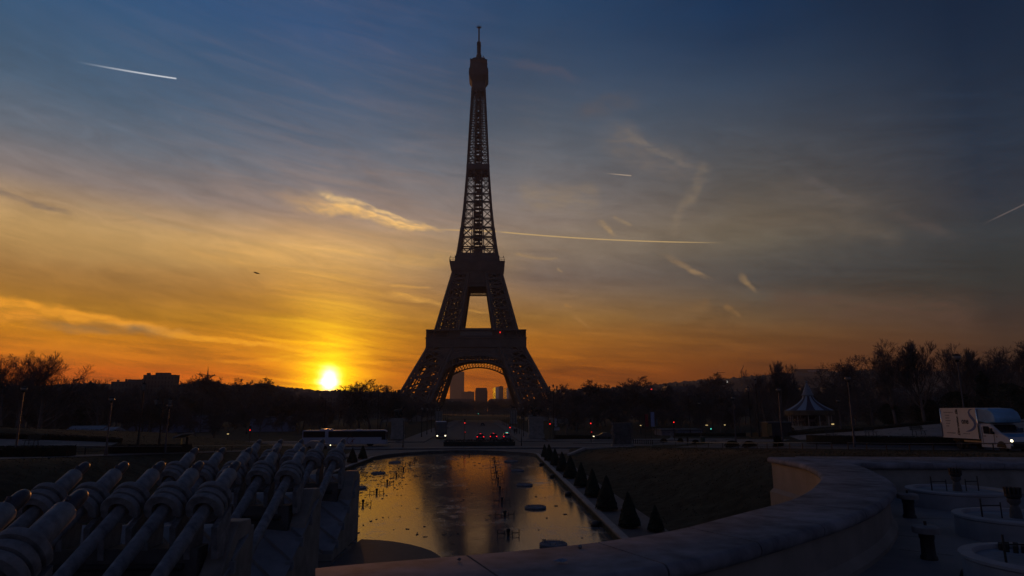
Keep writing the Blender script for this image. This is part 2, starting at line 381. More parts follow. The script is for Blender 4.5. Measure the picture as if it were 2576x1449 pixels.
ORD = ['first', 'second', 'third', 'fourth', 'fifth', 'sixth', 'seventh', 'eighth', 'ninth', 'tenth', 'eleventh', 'twelfth', 'thirteenth', 'fourteenth']

def sm(x, a, b):
    t = min(1.0, max(0.0, (x-a)/(b-a))); return t*t*(3-2*t)
XC = -5.5
def G(x, y):
    """height of the ground"""
    z = 0.047*max(0.0, 118-y) + 0.13*max(0.0, min(abs(x), 50)-28)*sm(y, 52, 66)*(1-sm(y, 98, 126))*(1-sm(abs(x), 75, 130)) + 0.0
    z = min(z, 4.55 if y < 30 else 9)
    a = abs(x-XC)
    if y < 124:
        zp = -0.18*(1-sm(y, 112, 120))
        z = zp + (z-zp)*sm(a, 15.2, 27)
    if a < 12.15 and y < 113.5: z = -1.4
    if y < 36 and -15.2 < x < -7: z = -1.4
    if y < 23.6 and x > -6: z = min(z, 2.2)
    return z
def hit(px, py, far=700):
    d = ray(px, py); t = 4.0; prev = t
    while t < far:
        p = CAM + d*t
        if p.z <= G(p.x, p.y):
            for _ in range(24):
                mid = (prev+t)/2; q = CAM + d*mid
                if q.z <= G(q.x, q.y): t = mid
                else: prev = mid
            p = CAM + d*t; return Vector((p.x, p.y, G(p.x, p.y)))
        prev = t; t += 0.25 + t*0.004
    return None
def base(px, py, Y=None):
    """point on the ground seen at this pixel; when Y is given the ground point straight below that pixel's column"""
    if Y is None:
        p = hit(px, py)
        if p is None: p = aty(px, py, 118); p.z = G(p.x, p.y)
        return p
    p = aty(px, py, Y); return Vector((p.x, Y, G(p.x, Y)))

# ================================================================== SETTING
def build_ground():
    xs = sorted(set([-9000, -3000, -1200, -600, -350, -250, -190] + list(range(-150, -40, 6)) + [x*1.5 for x in range(-26, 40)] +
                    list(range(62, 152, 6)) + [190, 250, 350, 600, 1200, 3000, 9000, -17.66, -17.64, 6.64, 6.66]))
    ys = sorted(set([-600, -200, -60, -20, 0, 8, 16] + [20+1.5*i for i in range(76)] + list(range(136, 300, 12)) + [340, 420, 520, 700, 1000, 2000, 4000, 9000, 23.6, 23.7, 113.45, 113.55]))
    vs, fs = [], []
    for y in ys:
        for x in xs: vs.append((x, y, G(x, y)))
    nx = len(xs)
    for j in range(len(ys)-1):
        for i in range(nx-1): fs.append((j*nx+i, j*nx+i+1, (j+1)*nx+i+1, (j+1)*nx+i))
    return struct(MB().add(vs, fs).build('ground', GRASS, smooth=True))
build_ground()

def drape(name, quad, n, m, mt, lift=0.03, kind='structure'):
    """a thin sheet laid over the ground between four sight lines"""
    vs, fs = [], []
    for j in range(m+1):
        for i in range(n+1):
            a, b = i/n, j/m
            px = (quad[0][0]*(1-a)+quad[1][0]*a)*(1-b) + (quad[3][0]*(1-a)+quad[2][0]*a)*b
            py = (quad[0][1]*(1-a)+quad[1][1]*a)*(1-b) + (quad[3][1]*(1-a)+quad[2][1]*a)*b
            p = base(px, py); vs.append((p.x, p.y, p.z+lift))
    for j in range(m):
        for i in range(n):
            q = j*(n+1)+i; fs.append((q, q+1, q+n+2, q+n+1))
    o = MB().add(vs, fs).build(name, mt); o['kind'] = kind; return o

def sheet(name, pts, z, mt, thick=0.0):
    b = MB()
    if thick: b.prism([(x, y, z-thick) for x, y in pts], (0, 0, thick))
    else: b.add([(x, y, z) for x, y in pts], [tuple(range(len(pts)))])
    return struct(b.build(name, mt))
# crossing street, bridge road, lawn of the field beyond the tower
sheet('road', [(-140, 120), (150, 120), (150, 139), (-140, 139)], 0.02, ASPH)
sheet('road', [(-14.5, 139.05), (5.5, 139.05), (-2, 470), (-22, 470)], 0.024, ASPH)
for x0, x1 in ((-20.5, -14.6), (5.6, 11.5)):
    k = -7.5
    sheet('pavement', [(x0, 139.1), (x1, 139.1), (x1+k, 470), (x0+k, 470)], 0.15, PAVE, 0.3)
sheet('pavement', [(-140, 139.1), (-21, 139.1), (-21, 146), (-140, 146)], 0.14, PAVE, 0.3)
sheet('pavement', [(12, 139.1), (150, 139.1), (150, 146), (12, 146)], 0.14, PAVE, 0.3)
sheet('traffic_island', [(16, 130), (19, 128.6), (32, 128.6), (34.5, 130), (32, 131.6), (19, 131.6)], 0.16, PAVE, 0.3)
sheet('pavement', [(-34, 114.6), (24, 114.6), (24, 119.9), (-34, 119.9)], 0.13, PAVE, 0.3)
MARK = mat('worn_road_paint', (0.35, 0.35, 0.34), 0.8, 0.5, 3)
b = MB()
for i in range(9):
    y = 146+i*9.0; b.add([(-4.6-.02*i*4, y, .03), (-4.45-.02*i*4, y, .03), (-4.45-.02*i*4, y+4, .03), (-4.6-.02*i*4, y+4, .03)], [(0, 1, 2, 3)])
for i in range(6):
    x = -1.6+i*1.1; b.add([(x, 140.2, .03), (x+.5, 140.2, .03), (x+.5, 143.2, .03), (x, 143.2, .03)], [(0, 1, 2, 3)])
for q in ((1500, 1122), (1538, 1120), (1575, 1121)):
    p = onz(q[0], q[1]+0.5, 0.03)
    b.add([(p.x-1.2, p.y-.5, .03), (p.x+1.2, p.y-.5, .03), (p.x+1.2, p.y+.5, .03), (p.x-1.2, p.y+.5, .03)], [(0, 1, 2, 3)])
struct(b.build('road_marking', MARK))
drape('path', [(-60, 1103), (300, 1113), (275, 1123), (-60, 1124)], 30, 4, GRAV)
drape('path', [(1985, 1097), (2600, 1044), (2600, 1100), (2010, 1107)], 40, 5, GRAV)
drape('path', [(-60, 1152), (620, 1133), (620, 1136), (-60, 1158)], 40, 2, PAVE)
drape('road', [(1830, 1113), (2650, 1121), (2650, 1136), (1690, 1126)], 50, 4, ASPH)
drape('path', [(1690, 1104), (1990, 1106), (1960, 1112), (1650, 1116)], 20, 3, PAVE)

# ------------------------------------------------------------------ the pool
WZ = -0.5
def far_curve():
    a = [(-17.65, 97.6), (-17.3, 99.8), (-16.2, 103.2), (-13.8, 107.2), (-10.4, 110.4), (-6.5, 112.0), (-2.6, 111.6), (1.2, 109.2), (4.4, 105.6), (6.1, 103.4), (6.65, 101.6)]
    return a
near = [(6.65, 30), (3.0, 27.4), (-1.5, 28.2)]
nearR = []
for px, py in [(1100, 1403), (1085, 1394), (1060, 1385), (1030, 1377), (990, 1370), (950, 1366), (908, 1364)]:
    p = onz(px, py, WZ); nearR.append((p.x, p.y))
poly = [(-17.65, 30), (-17.65, 60)] + far_curve() + [(6.65, 60), (6.65, 28), (-17.65, 28)]
def water():
    m = bpy.data.materials.new('icy_water'); m.use_nodes = True; k = NT(m.node_tree)
    tc = k.n('ShaderNodeTexCoord'); P = tc.outputs['Object']
    mp = k.n('ShaderNodeMapping'); k.put(mp.inputs[0], P); mp.inputs['Scale'].default_value = (0.25, 0.08, 1)
    big = k.noise(mp.outputs[0], 1.0, 5, 0.6)
    mid = k.noise(P, 0.9, 6, 0.65, 0.5); small = k.noise(P, 7.0, 4, 0.6)
    frost = k.m('MULTIPLY', k.mr(big, 0.46, 0.66, 0, 1, True), k.mr(mid, 0.42, 0.62, 0, 1, True))
    crack = k.mr(k.m('ABSOLUTE', k.m('SUBTRACT', mid, 0.5)), 0.0, 0.012, 1, 0)
    p = k.n('ShaderNodeBsdfPrincipled')
    k.put(p.inputs['Base Color'], k.mix(frost, (0.10, 0.10, 0.10, 1), (0.24, 0.24, 0.24, 1)))
    k.put(p.inputs['Roughness'], k.m('ADD', k.m('ADD', 0.105, k.m('MULTIPLY', frost, 0.14)), k.m('MULTIPLY', small, 0.03)))
    p.inputs['IOR'].default_value = 1.33; p.inputs['Specular IOR Level'].default_value = 0.5
    bn = k.n('ShaderNodeBump'); bn.inputs['Strength'].default_value = 0.035; bn.inputs['Distance'].default_value = 0.05
    k.put(bn.inputs['Height'], k.m('ADD', k.m('ADD', mid, k.m('MULTIPLY', small, 0.25)), k.m('MULTIPLY', crack, -0.4)))
    k.put(p.inputs['Normal'], bn.outputs[0])
    o = k.n('ShaderNodeOutputMaterial'); k.nt.links.new(p.outputs[0], o.inputs[0]); return m
struct(MB().add([(x, y, WZ) for x, y in poly], [tuple(range(len(poly)))]).build('water', water()))
# rim of the basin
fc = far_curve()
surround = [(-26, 97.6)] + [(x, y) for x, y in fc] + [(15, 101.6), (15, 114.7), (-26, 114.7)]
rim = MB(); rim.prism([(x, y, -1.5) for x, y in surround], (0, 0, 1.42))
rim.build('pool_surround', PAVE); struct(bpy.data.objects['pool_surround'])
t = MB()
for (x0, y0), (x1, y1) in zip(fc[:-1], fc[1:]):
    d = Vector((x1-x0, y1-y0, 0)).normalized(); nrm = Vector((d.y, -d.x, 0))*-0.45
    t.prism([(x0, y0, -1.2), (x1, y1, -1.2), (x1+nrm.x, y1+nrm.y, -1.2), (x0+nrm.x, y0+nrm.y, -1.2)], (0, 0, 1.16))
tag(t.build('pool_kerb', CONC), 'low curved stone kerb closing the far end of the icy pool', 'kerb')
def kerb(x0, x1, y0, y1, label):
    t = thing('pool_walkway', label, 'walkway', (0, 0, 0))
    a = MB(); a.box(((x0+x1)/2, (y0+y1)/2, -0.75), (abs(x1-x0), y1-y0, 1.3)); a.build('walkway_slab', PAVE, t)
    e = MB(); xe = x0 if abs(x0-XC) < abs(x1-XC) else x1; s = 1 if xe > XC else -1
    yy = y0
    while yy < y1-0.1:
        y2 = min(y1, yy+2.0); e.box((xe+s*0.22, (yy+y2)/2, -0.09), (0.42, y2-yy-0.02, 0.14)); yy = y2
    e.build('edge_stone', STONE, t); return t
kerb(6.66, 9.75, 24, 101.5, 'pale paved walkway with clipped cones along the near right pool edge')
kerb(-20.7, -17.66, 39, 97.5, 'pale paved walkway beside the pool edge behind the cannons')
# rounded dark ledge closing the near end
lp = [(x, y, -1.2) for x, y in nearR]
a = MB(); a.prism(lp + [(nearR[-1][0]-0.3, 24, -1.2), (nearR[0][0]+3, 24, -1.2)], (0, 0, 0.86))
tag(a.build('pool_ledge', mat('wet_dark_stone', (0.035, 0.04, 0.05), 0.7, 0.3, 2)), 'dark rounded stone ledge at the near end of the pool beside the cannon bank', 'ledge')
# stair coping running up from the walkway at the far right
w = MB(); p0 = onz(1424, 1141, 0.0); p1 = onz(1459, 1127, 0.35); p2 = onz(1560, 1126, 0.40)
pa = Vector((11.2, 97, 0.0)); pb = Vector((14.8, 106, 0.42)); pc = Vector((23, 108.5, 0.45))
w.beam(pa, pb, 0.5, 0.3); w.beam(pb, pc, 0.5, 0.3)
w.prism([(pa.x, pa.y, -0.5), (pb.x, pb.y, -0.5), (pb.x, pb.y, 0.28), (pa.x, pa.y, -0.14)], (0.2, -0.1, 0)); w.prism([(pb.x, pb.y, -0.5), (pc.x, pc.y, -0.5), (pc.x, pc.y, 0.32), (pb.x, pb.y, 0.28)], (0.1, 0.2, 0))
tag(w.build('low_wall', STONE), 'low pale wall stepping up from the end of the row of clipped cones', 'wall')

# floating ice and leaves
rnd = random.Random(5)
b = MB()
def chip(x, y, r):
    n = rnd.randint(4, 6); t0 = rnd.random()*6; pts = []
    for i in range(n):
        t = t0+2*math.pi*i/n; q = r*rnd.uniform(.5, 1.1); pts.append((x+q*math.cos(t)*1.3, y+q*math.sin(t), WZ+0.002))
    b.prism(pts, (0, 0, rnd.uniform(.015, .05)))
for i in range(520):
    if i < 400: x = rnd.gauss(-12.5, 3.6); y = rnd.gauss(72, 15)
    else: x = rnd.uniform(-17, 6); y = rnd.uniform(35, 104)
    if -17.4 < x < 6.4 and 34 < y < 100: chip(x, y, rnd.choice([.05, .06, .08, .1, .16])*(1.4 if y > 70 else .8))
for px, py, s in [(965, 1304, .5), (993, 1300, .3), (1020, 1332, .8), (1040, 1343, .6), (1095, 1344, .9), (1120, 1345, 1.0), (1000, 1228, .3), (1180, 1275, .25), (1440, 1240, .3), (1480, 1290, .6), (1500, 1288, .7), (1020, 1380, .25)]:
    p = onz(px, py, WZ)
    for j in range(3): chip(p.x+rnd.uniform(-s, s)*1.4, p.y+rnd.uniform(-.4, .4), s*rnd.uniform(.04, .11))
struct(b.build('floating_ice', mat('ice_chip', (0.05, 0.05, 0.055), 0.5, 0.6, 1.5)), 'stuff')

# round spray rings standing in the pool
def spray_ring(px, py, wpx, label):
    p = onz(px, py, WZ+0.1); r = wpx*(p-CAM).length/F/2*1.0
    t = thing('spray_ring', label, 'fountain ring', (p.x, p.y, WZ), group='round spray rings in the pool')
    a = MB(); a.lathe((0, 0, 0), [(r*.93, -.25), (r*.97, .02), (r, .08), (r*.97, .13), (r*.86, .155), (r*.62, .15), (r*.55, .1)], 36)
    for i in range(26):
        q = 2*math.pi*i/26
        for rr in (.66, .8): a.tube([(r*rr*math.cos(q), r*rr*math.sin(q), .13), (r*rr*math.cos(q), r*rr*math.sin(q), .23)], .014, 5)
    a.build('ring', mat('ring_concrete', (0.17, 0.175, 0.20), 0.8, 0.35, 4, bump=.3), t, True, angle=40)
for i, (x, y, w, l) in enumerate([(993, 1162.5, 29, 'round spray ring farthest off on the left of the pool'), (952, 1189, 34, 'round spray ring in icy water straight above the post near the left edge'),
        (903, 1226, 36, 'round spray ring half hidden by the end of the cannon bank'), (1286, 1159.5, 36, 'round spray ring farthest off on the right of the pool'),
        (1301.5, 1183, 33, 'second farthest of the spray rings on the right'), (1319, 1219, 41, 'round spray ring beside the middle posts of the right row'),
        (1347, 1275, 52, 'largest fully seen spray ring near the right walkway'), (1392, 1368, 66, 'nearest spray ring cut by the front parapet')]):
    spray_ring(x, y, w, l)
# row of jets: a dark post between two thin H-shaped pipes
def jet(px, py, hpx, label, grp):
    p = onz(px, py, WZ); sc = (p-CAM).length/F; h = 0.38
    t = thing('jet_post', label, 'fountain jet', (p.x, p.y, WZ), rnd.uniform(-.15, .15), grp)
    a = MB(); a.lathe((0, 0, 0), [(.08, -.3), (.08, h*.55), (.11, h*.6), (.12, h*.85), (.10, h), (.05, h+.02)], 12); a.build('nozzle', DARK, t, True, angle=40)
    for s in (-1, 1):
        a = MB(); x0, x1 = .24*s, .62*s
        a.tube([(x0, 0, -.2), (x0, 0, .26)], .022, 6); a.tube([(x1, 0, -.2), (x1, 0, .34)], .028, 6); a.tube([(x0, 0, .14), (x1, 0, .14)], .024, 6)
        a.tube([(x0*.4, 0, .1), (x0, 0, .08)], .02, 6); a.build('side_pipe', DARK, t)
L = [(660, 220), (612, 266), (550, 320), (480, 377), (392, 449), (290, 540), (157, 652)]
Rr = [(1425, 215), (1432, 253), (1440, 308), (1450, 363), (1463, 425), (1480, 515), (1500, 628), (1528, 766), (1562, 950)]
for lst, side in ((L, 'left'), (Rr, 'right')):
    n = len(lst)
    for i, (a_, b_) in enumerate(lst):
        wh = ('nearest' if i == n-1 else 'farthest' if i == 0 else ORD[n-1-i]+' nearest')
        jet((1300+a_/2.576)/1.4907, (1640+b_/2.576)/1.4907, 0, f'{wh} dark jet post in the {side} row of the pool', f'jet posts in the {side} row')
jet((1300+1185/2.576)/1.4907, (1640+178/2.576)/1.4907, 0, 'lone dark jet post by the far rim of the pool', None)
# submersible lamps along the right rim
for i, (a_, b_) in enumerate([(1880, 268), (1985, 385), (2150, 560), (2410, 856)]):
    p = onz((1300+a_/2.576)/1.4907, (1640+b_/2.576)/1.4907, WZ)
    a = MB(); a.ball((0, 0, .12), .30, 8, (1, 1.6, .7)); a.tube([(-.1, 0, .1), (.5, 0, .25)], .05, 6)
    o = a.build('pool_lamp', DARK, smooth=True); o.location = (min(p.x, 6.3), p.y, WZ)
    tag(o, f"dark unlit lamp lump on the right pool edge, {['farthest', 'second farthest', 'second nearest', 'nearest'][i]} of four", 'pool lamp', 'lamps along the right pool edge')

# ================================================================== THE IRON TOWER
TX, TY = aty(1200, 1033, 480).x, 480.0
PROF = [(0, 59.3), (18.5, 49.8), (33, 42.7), (42, 38.2), (48, 35.2), (56.8, 32.0), (64.1, 29.1), (96.6, 21.0), (108, 18.1), (116, 16.4), (121, 15.3), (130, 14.04), (140, 12.83),
        (160, 10.87), (190.5, 8.81), (223, 7.32), (263.5, 5.4), (270, 5.2)]
def W(h):
    for (a, wa), (b, wb) in zip(PROF[:-1], PROF[1:]):
        if h <= b: return wa+(wb-wa)*(h-a)/(b-a)
    return PROF[-1][1]
LW = [(0, 25), (48, 18.0), (66, 16.6), (97, 13.4), (116, 11.6)]
def LWd(h):
    for (a, wa), (b, wb) in zip(LW[:-1], LW[1:]):
        if h <= b: return wa+(wb-wa)*(h-a)/(b-a)
    return LW[-1][1]
tower = thing('iron_tower', 'tall dark lattice iron tower with arched base standing beyond the pool', 'tower', (TX, TY, 0))
def leg_corners(h, sx, sy):
    w, l = W(h), LWd(h)
    return [Vector((sx*a, sy*b, h)) for a, b in ((w, w), (w-l, w), (w-l, w-l), (w, w-l))]
def lattice_face(b, A0, A1, B0, B1, nsub, wt, thin):
    """panel between chords A (bottom A0 to top A1) and B: edges, big X, finer crossing bars"""
    b.beam(A1, B1, wt*0.9, cap=False); b.beam(A0, B1, wt*0.75, cap=False); b.beam(B0, A1, wt*0.75, cap=False)
    for i in range(1, nsub):
        t = i/nsub
        b.beam(A0.lerp(B0, t), B0.lerp(B1, 1-t) if True else B1, thin, cap=False); b.beam(A0.lerp(A1, t), B1.lerp(A1, 1-t), thin, cap=False)
        b.beam(A0.lerp(A1, t), A0.lerp(B0, 1-t) if False else A0.lerp(B0, 1-t), thin, cap=False); b.beam(B0.lerp(B1, t), A1.lerp(B1, t), thin, cap=False)
def build_leg(levels, sx, sy, name, wc, wt, thin):
    b = MB()
    for h0, h1 in zip(levels[:-1], levels[1:]):
        c0, c1 = leg_corners(h0, sx, sy), leg_corners(h1, sx, sy)
        for i in range(4):
            b.beam(c0[i], c1[i], wc, cap=False)
            j = (i+1) % 4
            # each chord is itself a narrow box girder: doubled inner line
            o0 = c0[i].lerp(c0[j], 0.12); o1 = c1[i].lerp(c1[j], 0.12); b.beam(o0, o1, wc*.55, cap=False)
            o0 = c0[i].lerp(c0[j], 0.88); o1 = c1[i].lerp(c1[j], 0.88); b.beam(o0, o1, wc*.55, cap=False)
            lattice_face(b, c0[i], c1[i], c0[j], c1[j], 3, wt, thin)
        b.beam(c1[0], c1[2], wt*.7, cap=False); b.beam(c1[1], c1[3], wt*.7, cap=False)
    # lift shaft and stairs inside the leg
    mid0 = sum(leg_corners(levels[0], sx, sy), Vector())/4; mid1 = sum(leg_corners(levels[-1], sx, sy), Vector())/4
    for o in (-1.7, 1.7): b.beam(mid0+Vector((o, 0, 0)), mid1+Vector((o, 0, 0)), 1.0, cap=False)
    n = 14
    for i in range(n):
        p = mid0.lerp(mid1, i/n); q = mid0.lerp(mid1, (i+1)/n); s = 3.2 if i % 2 else -3.2
        b.beam(p+Vector((s, 2, 0)), q+Vector((-s, 2, 0)), .5, cap=False)
    return b.build(name, IRON, tower)
for sx in (-1, 1):
    for sy in (-1, 1):
        build_leg([3, 12, 21, 30, 39, 48, 55], sx, sy, 'lower_leg', 1.5, 1.05, 0.42)
        build_leg([55, 64, 72, 80, 88, 96, 103, 110], sx, sy, 'upper_leg', 1.35, 0.75, 0.34)
        b = MB(); w = W(0)-12.3; b.box((sx*w, sy*w, 1.5), (27, 27, 4.6), taper=.93); b.build('plinth', CONC, tower)
# decorative arches and the lattice above them
EA, EB, EZ, ET = 37.0, 33.0, 8.0, 4.0
def arch(k):
    b = MB(); n = 44; prev = None
    for i in range(n+1):
        t = math.pi*(0.075+0.85*i/n); pts = []
        for e in (0, .5, ET-.5, ET):
            z = EZ+(EB+e)*math.sin(t); y = -(W(max(0, z))-1.0); pts.append(Vector(((EA+e)*math.cos(t), y, z)))
        if prev:
            for j in (0, 3): b.beam(prev[j], pts[j], .9, .9, cap=False)
            b.beam(prev[1], pts[2], .3, cap=False)
        b.beam(pts[1], pts[2], .45, cap=False)
        q = [p+Vector((0, 4.0, 0)) for p in pts]
        if prev: b.beam(prevq[0], q[0], .6, .6, cap=False)
        if i % 2 == 0: b.beam(pts[0], q[0], .35, cap=False)
        prev, prevq = pts, q
    o = b.build('arch', IRON, tower); o.rotation_euler = (0, 0, k*math.pi/2)
    b = MB()
    def pt(x, z, off=0.0): return Vector((x, -(W(z)-0.6)+off, z))
    xin = lambda z: W(z)-LWd(z)*.55
    for z in (44.6, 46.8, 49.4): b.beam(pt(-xin(z), z), pt(xin(z), z), 1.0, cap=False)
    nx = 36
    for layer, off in ((0, 0.0),):
        for i in range(nx):
            xa, xb = -26+52*i/nx, -26+52*(i+1)/nx
            for z0, z1 in ((44.6, 47.2), (47.2, 50.5)):
                b.beam(pt(xa, z0, off), pt(xb, z1, off), .62, cap=False); b.beam(pt(xb, z0, off), pt(xa, z1, off), .62, cap=False)
            b.beam(pt(xa, 44.6, off), pt(xa, 50.5, off), .45, cap=False)
            r2 = 1-(xa/(EA+ET))**2
            if r2 > 0:
                zb = EZ+(EB+ET)*math.sqrt(r2)
                m = max(1, int((44.6-zb)/3.0))
                for j in range(m):
                    za, zc = zb+(44.6-zb)*j/m, zb+(44.6-zb)*(j+1)/m
                    b.beam(pt(xa, za, off), pt(xb, zc, off), .55, cap=False); b.beam(pt(xb, za, off), pt(xa, zc, off), .55, cap=False)
                    b.beam(pt(xa, za, off), pt(xb, za, off), .4, cap=False)
                b.beam(pt(xa, zb, off), pt(xa, 44.6, off), .5, cap=False)
    o = b.build('arch_lattice', IRON, tower); o.rotation_euler = (0, 0, k*math.pi/2)
for k in range(4): arch(k)
def square(prof, b=None, ch=0.0):
    b = b or MB(); r2 = math.sqrt(2)
    b.lathe((0, 0, 0), [(r*r2, z) for r, z in prof], 4, rot=math.pi/4); return b
def frame_ring(b, ro, ri, z0, z1):
    for s in (-1, 1):
        b.box((0, s*(ro+ri)/2, (z0+z1)/2), (2*ro, ro-ri, z1-z0)); b.box((s*(ro+ri)/2, 0, (z0+z1)/2), (ro-ri, 2*ri-.004, z1-z0))
b = MB(); frame_ring(b, 35.0, 14, 50.4, 54.4); frame_ring(b, 35.0, 14, 54.4, 56.6); frame_ring(b, 35.65, 14, 56.6, 57.4)
for i in range(29):
    x = -34+68*i/28
    for s in (-1, 1): b.box((x, s*35.15, 53.4), (.5, .5, 5.6)); b.box((s*35.15, x, 53.4), (.5, .5, 5.6))
b.build('first_platform', IRON2, tower)
b = MB()
for i in range(57):
    x = -35.0+70*i/56
    for s in (-1, 1): b.box((x, s*35.1, 59.9), (.22, .22, 5.0)); b.box((s*35.1, x, 59.9), (.22, .22, 5.0))
frame_ring(b, 35.3, 34.9, 58.4, 58.7); frame_ring(b, 35.4, 22, 62.3, 63.0)
b.box((0, -26, 60), (40, 13, 5.2)); b.box((0, 26, 60), (58, 13, 5.2)); b.box((-27, 0, 60), (12, 52, 5.2)); b.box((27, 0, 60), (12, 52, 5.2)); b.box((0, -27, 63.6), (21, 10, 1.6))
b.build('first_gallery', IRON2, tower)
b = MB()
for i in range(3): b.box((-7.4+7.4*i, -32.65, 59.9), (7.1, .3, 4.0))
b.build('pavilion_glass', mat('pale_reflecting_glass', (0.10, 0.11, 0.12), 0.18, .2, .4, spec=.8), tower)
b = MB(); b.box((16.8, -35.4, 60.9), (.6, .3, 1.0)); b.build('warning_light', L_RED, tower)
# second platform
b = MB()
for k in range(4):
    pass
for rot in range(4):
    c, s = [(1, 0), (0, 1), (-1, 0), (0, -1)][rot]
    def T(x, y, z): return Vector((x*c-y*s, x*s+y*c, z))
    for z in (97.2, 99.6, 103.5, 108): b.beam(T(-W(z)+2, -W(z)+.5, z), T(W(z)-2, -W(z)+.5, z), .8, cap=False)
    n = 20
    for i in range(n):
        xa, xb = -8+16*i/n, -8+16*(i+1)/n
        for z0, z1, wt in ((97.2, 98.4, .3), (98.4, 99.6, .3), (99.6, 103.5, 1.0), (103.5, 108, 1.1)):
            b.beam(T(xa, -W(z0)+.5, z0), T(xb, -W(z1)+.5, z1), wt, cap=False); b.beam(T(xb, -W(z0)+.5, z0), T(xa, -W(z1)+.5, z1), wt, cap=False)
b.build('upper_girder', IRON, tower)
b = square([(18.3, 106.5), (19.0, 108.7), (19.3, 109.0), (20.6, 115.6), (20.75, 116.2), (20.3, 116.3)])
b.box((0, 0, 118.6), (33.5, 33.5, 4.6)); b.box((0, 0, 122.2), (30.4, 30.4, 3.0)); b.box((-9, -4, 124.4), (8, 12, 1.6)); b.box((8.5, -4, 124.2), (9, 12, 1.2)); b.box((0, -5, 125), (6.5, 10, 3.4))
b.build('second_platform', IRON2, tower)
b = MB()
for i in range(42):
    x = -20.5+41*i/41
    for s in (-1, 1): b.box((x, s*20.5, 117.5), (.16, .16, 2.6)); b.box((s*20.5, x, 117.5), (.16, .16, 2.6))
for z in (117.2, 118.8): frame_ring(b, 20.6, 20.4, z, z+.16)
for s in (-1, 1): b.box((s*19.6, -20.3, 119.3), (.5, .4, 1.4)); b.box((s*16.4, -20.3, 119.2), (.3, .3, 2.2))
b.build('second_railing', IRON, tower)
# spire
b = MB(); h = 117.0; lev = [h]
while h < 262: h += max(3.1, W(h)*.62*1.0); lev.append(min(h, 264))
for h0, h1 in zip(lev[:-1], lev[1:]):
    w0, w1 = W(h0), W(h1); kb = min(1.0, max(.72, w0/14))
    for rot in range(4):
        c, s = [(1, 0), (0, 1), (-1, 0), (0, -1)][rot]
        def T(x, y, z): return Vector((x*c-y*s, x*s+y*c, z))
        b.beam(T(-w0, -w0, h0), T(-w1, -w1, h1), 1.25*kb, cap=False)
        for sg in (-1, 1):
            i0, i1 = sg*w0*.34, sg*w1*.34
            b.beam(T(i0, -w0, h0), T(i1, -w1, h1), .75*kb, cap=False)
            o0, o1 = sg*w0, sg*w1
            e0, e1 = sg*w0*.9, sg*w1*.9
            b.beam(T(e0, -w0, h0), T(e1, -w1, h1), .5*kb, cap=False)
            b.beam(T(i0, -w0, h0), T(o1, -w1, h1), .55*kb, cap=False); b.beam(T(o0, -w0, h0), T(i1, -w1, h1), .55*kb, cap=False)
            b.beam(T(i1, -w1, h1), T(o1, -w1, h1), .8*kb, cap=False)
            hm = h0+(h1-h0)*.86; wm = W(hm); b.beam(T(sg*wm*.34, -wm, hm), T(sg*wm, -wm, hm), .3*kb, cap=False)
        b.beam(T(-w1*.34, -w1, h1), T(w1*.34, -w1, h1), .8*kb, cap=False)
        b.beam(T(-w0*.34, -w0, h0), T(w1*.34, -w1, h1), .5*kb, cap=False); b.beam(T(w0*.34, -w0, h0), T(-w1*.34, -w1, h1), .5*kb, cap=False)
b.build('spire', IRON, tower)
b = MB()
for x in (-.24, 0.12, .27):
    for y in (-.22, .22): b.beam(Vector((x*13, y*13, 117)), Vector((x*5.6, y*5.6, 264)), .8, cap=False)
for i in range(46):
    z = 119+i*3.15; w = W(z)*.26
    b.box((0, 0, z), (2*w, 2*w, .45))
    if i % 3 == 0: b.box((rnd.uniform(-.2, .2)*w, 0, z+1.2), (w*1.5, w*1.2, 2.2))
b.build('lift_shaft', IRON, tower)
b = MB(); square([(8.9, 192.6), (9.15, 193.4), (9.1, 196.8), (8.7, 197.6)], b); b.build('middle_platform', IRON2, tower)
b = square([(5.4, 262), (5.2, 268), (5.6, 270), (6.9, 272.4), (7.6, 274), (7.9, 275), (7.95, 278), (7.8, 278.3), (7.8, 280.4), (7.2, 280.8), (6.9, 285), (6.6, 286.2), (6.7, 287.4), (7.0, 288.6), (5.8, 289.4), (4.6, 291.2), (3.0, 292.6), (2.2, 293.4)])
b.build('top_cabin', IRON2, tower)
for i in range(22):
    t = 2*math.pi*i/22+.1; r = rnd.uniform(5.6, 7.9); z = rnd.uniform(285.5, 288); b = MB(); b.tube([(r*math.cos(t), r*math.sin(t), z), (r*math.cos(t)*1.03, r*math.sin(t)*1.03, z+rnd.uniform(2.2, 5))], rnd.uniform(.25, .5), 5); b.build('aerial', IRON2, tower)
b = MB()
b.lathe((0, 0, 0), [(2.2, 293), (2.2, 296.4), (1.5, 297)], 10)
b.lathe((0, 0, 0), [(1.25, 296.5), (1.25, 307), (1.6, 307.2), (1.6, 308.2), (.62, 308.4), (.6, 321), (1.0, 321.3), (1.2, 322), (.5, 322.4), (.25, 323.6)], 10)
for z in (298.5, 300.6, 302.7, 304.8, 306.4):
    for t in range(4): b.box((1.55*math.cos(t*math.pi/2+.6), 1.55*math.sin(t*math.pi/2+.6), z), (.9, .9, 1.0))
for t in range(8):
    a = t*math.pi/4; b.tube([(.6*math.cos(a), .6*math.sin(a), 321.4), (2.1*math.cos(a), 2.1*math.sin(a), 322.2), (2.3*math.cos(a), 2.3*math.sin(a), 322.6)], .22, 5)
b.build('antenna_mast', IRON2, tower)

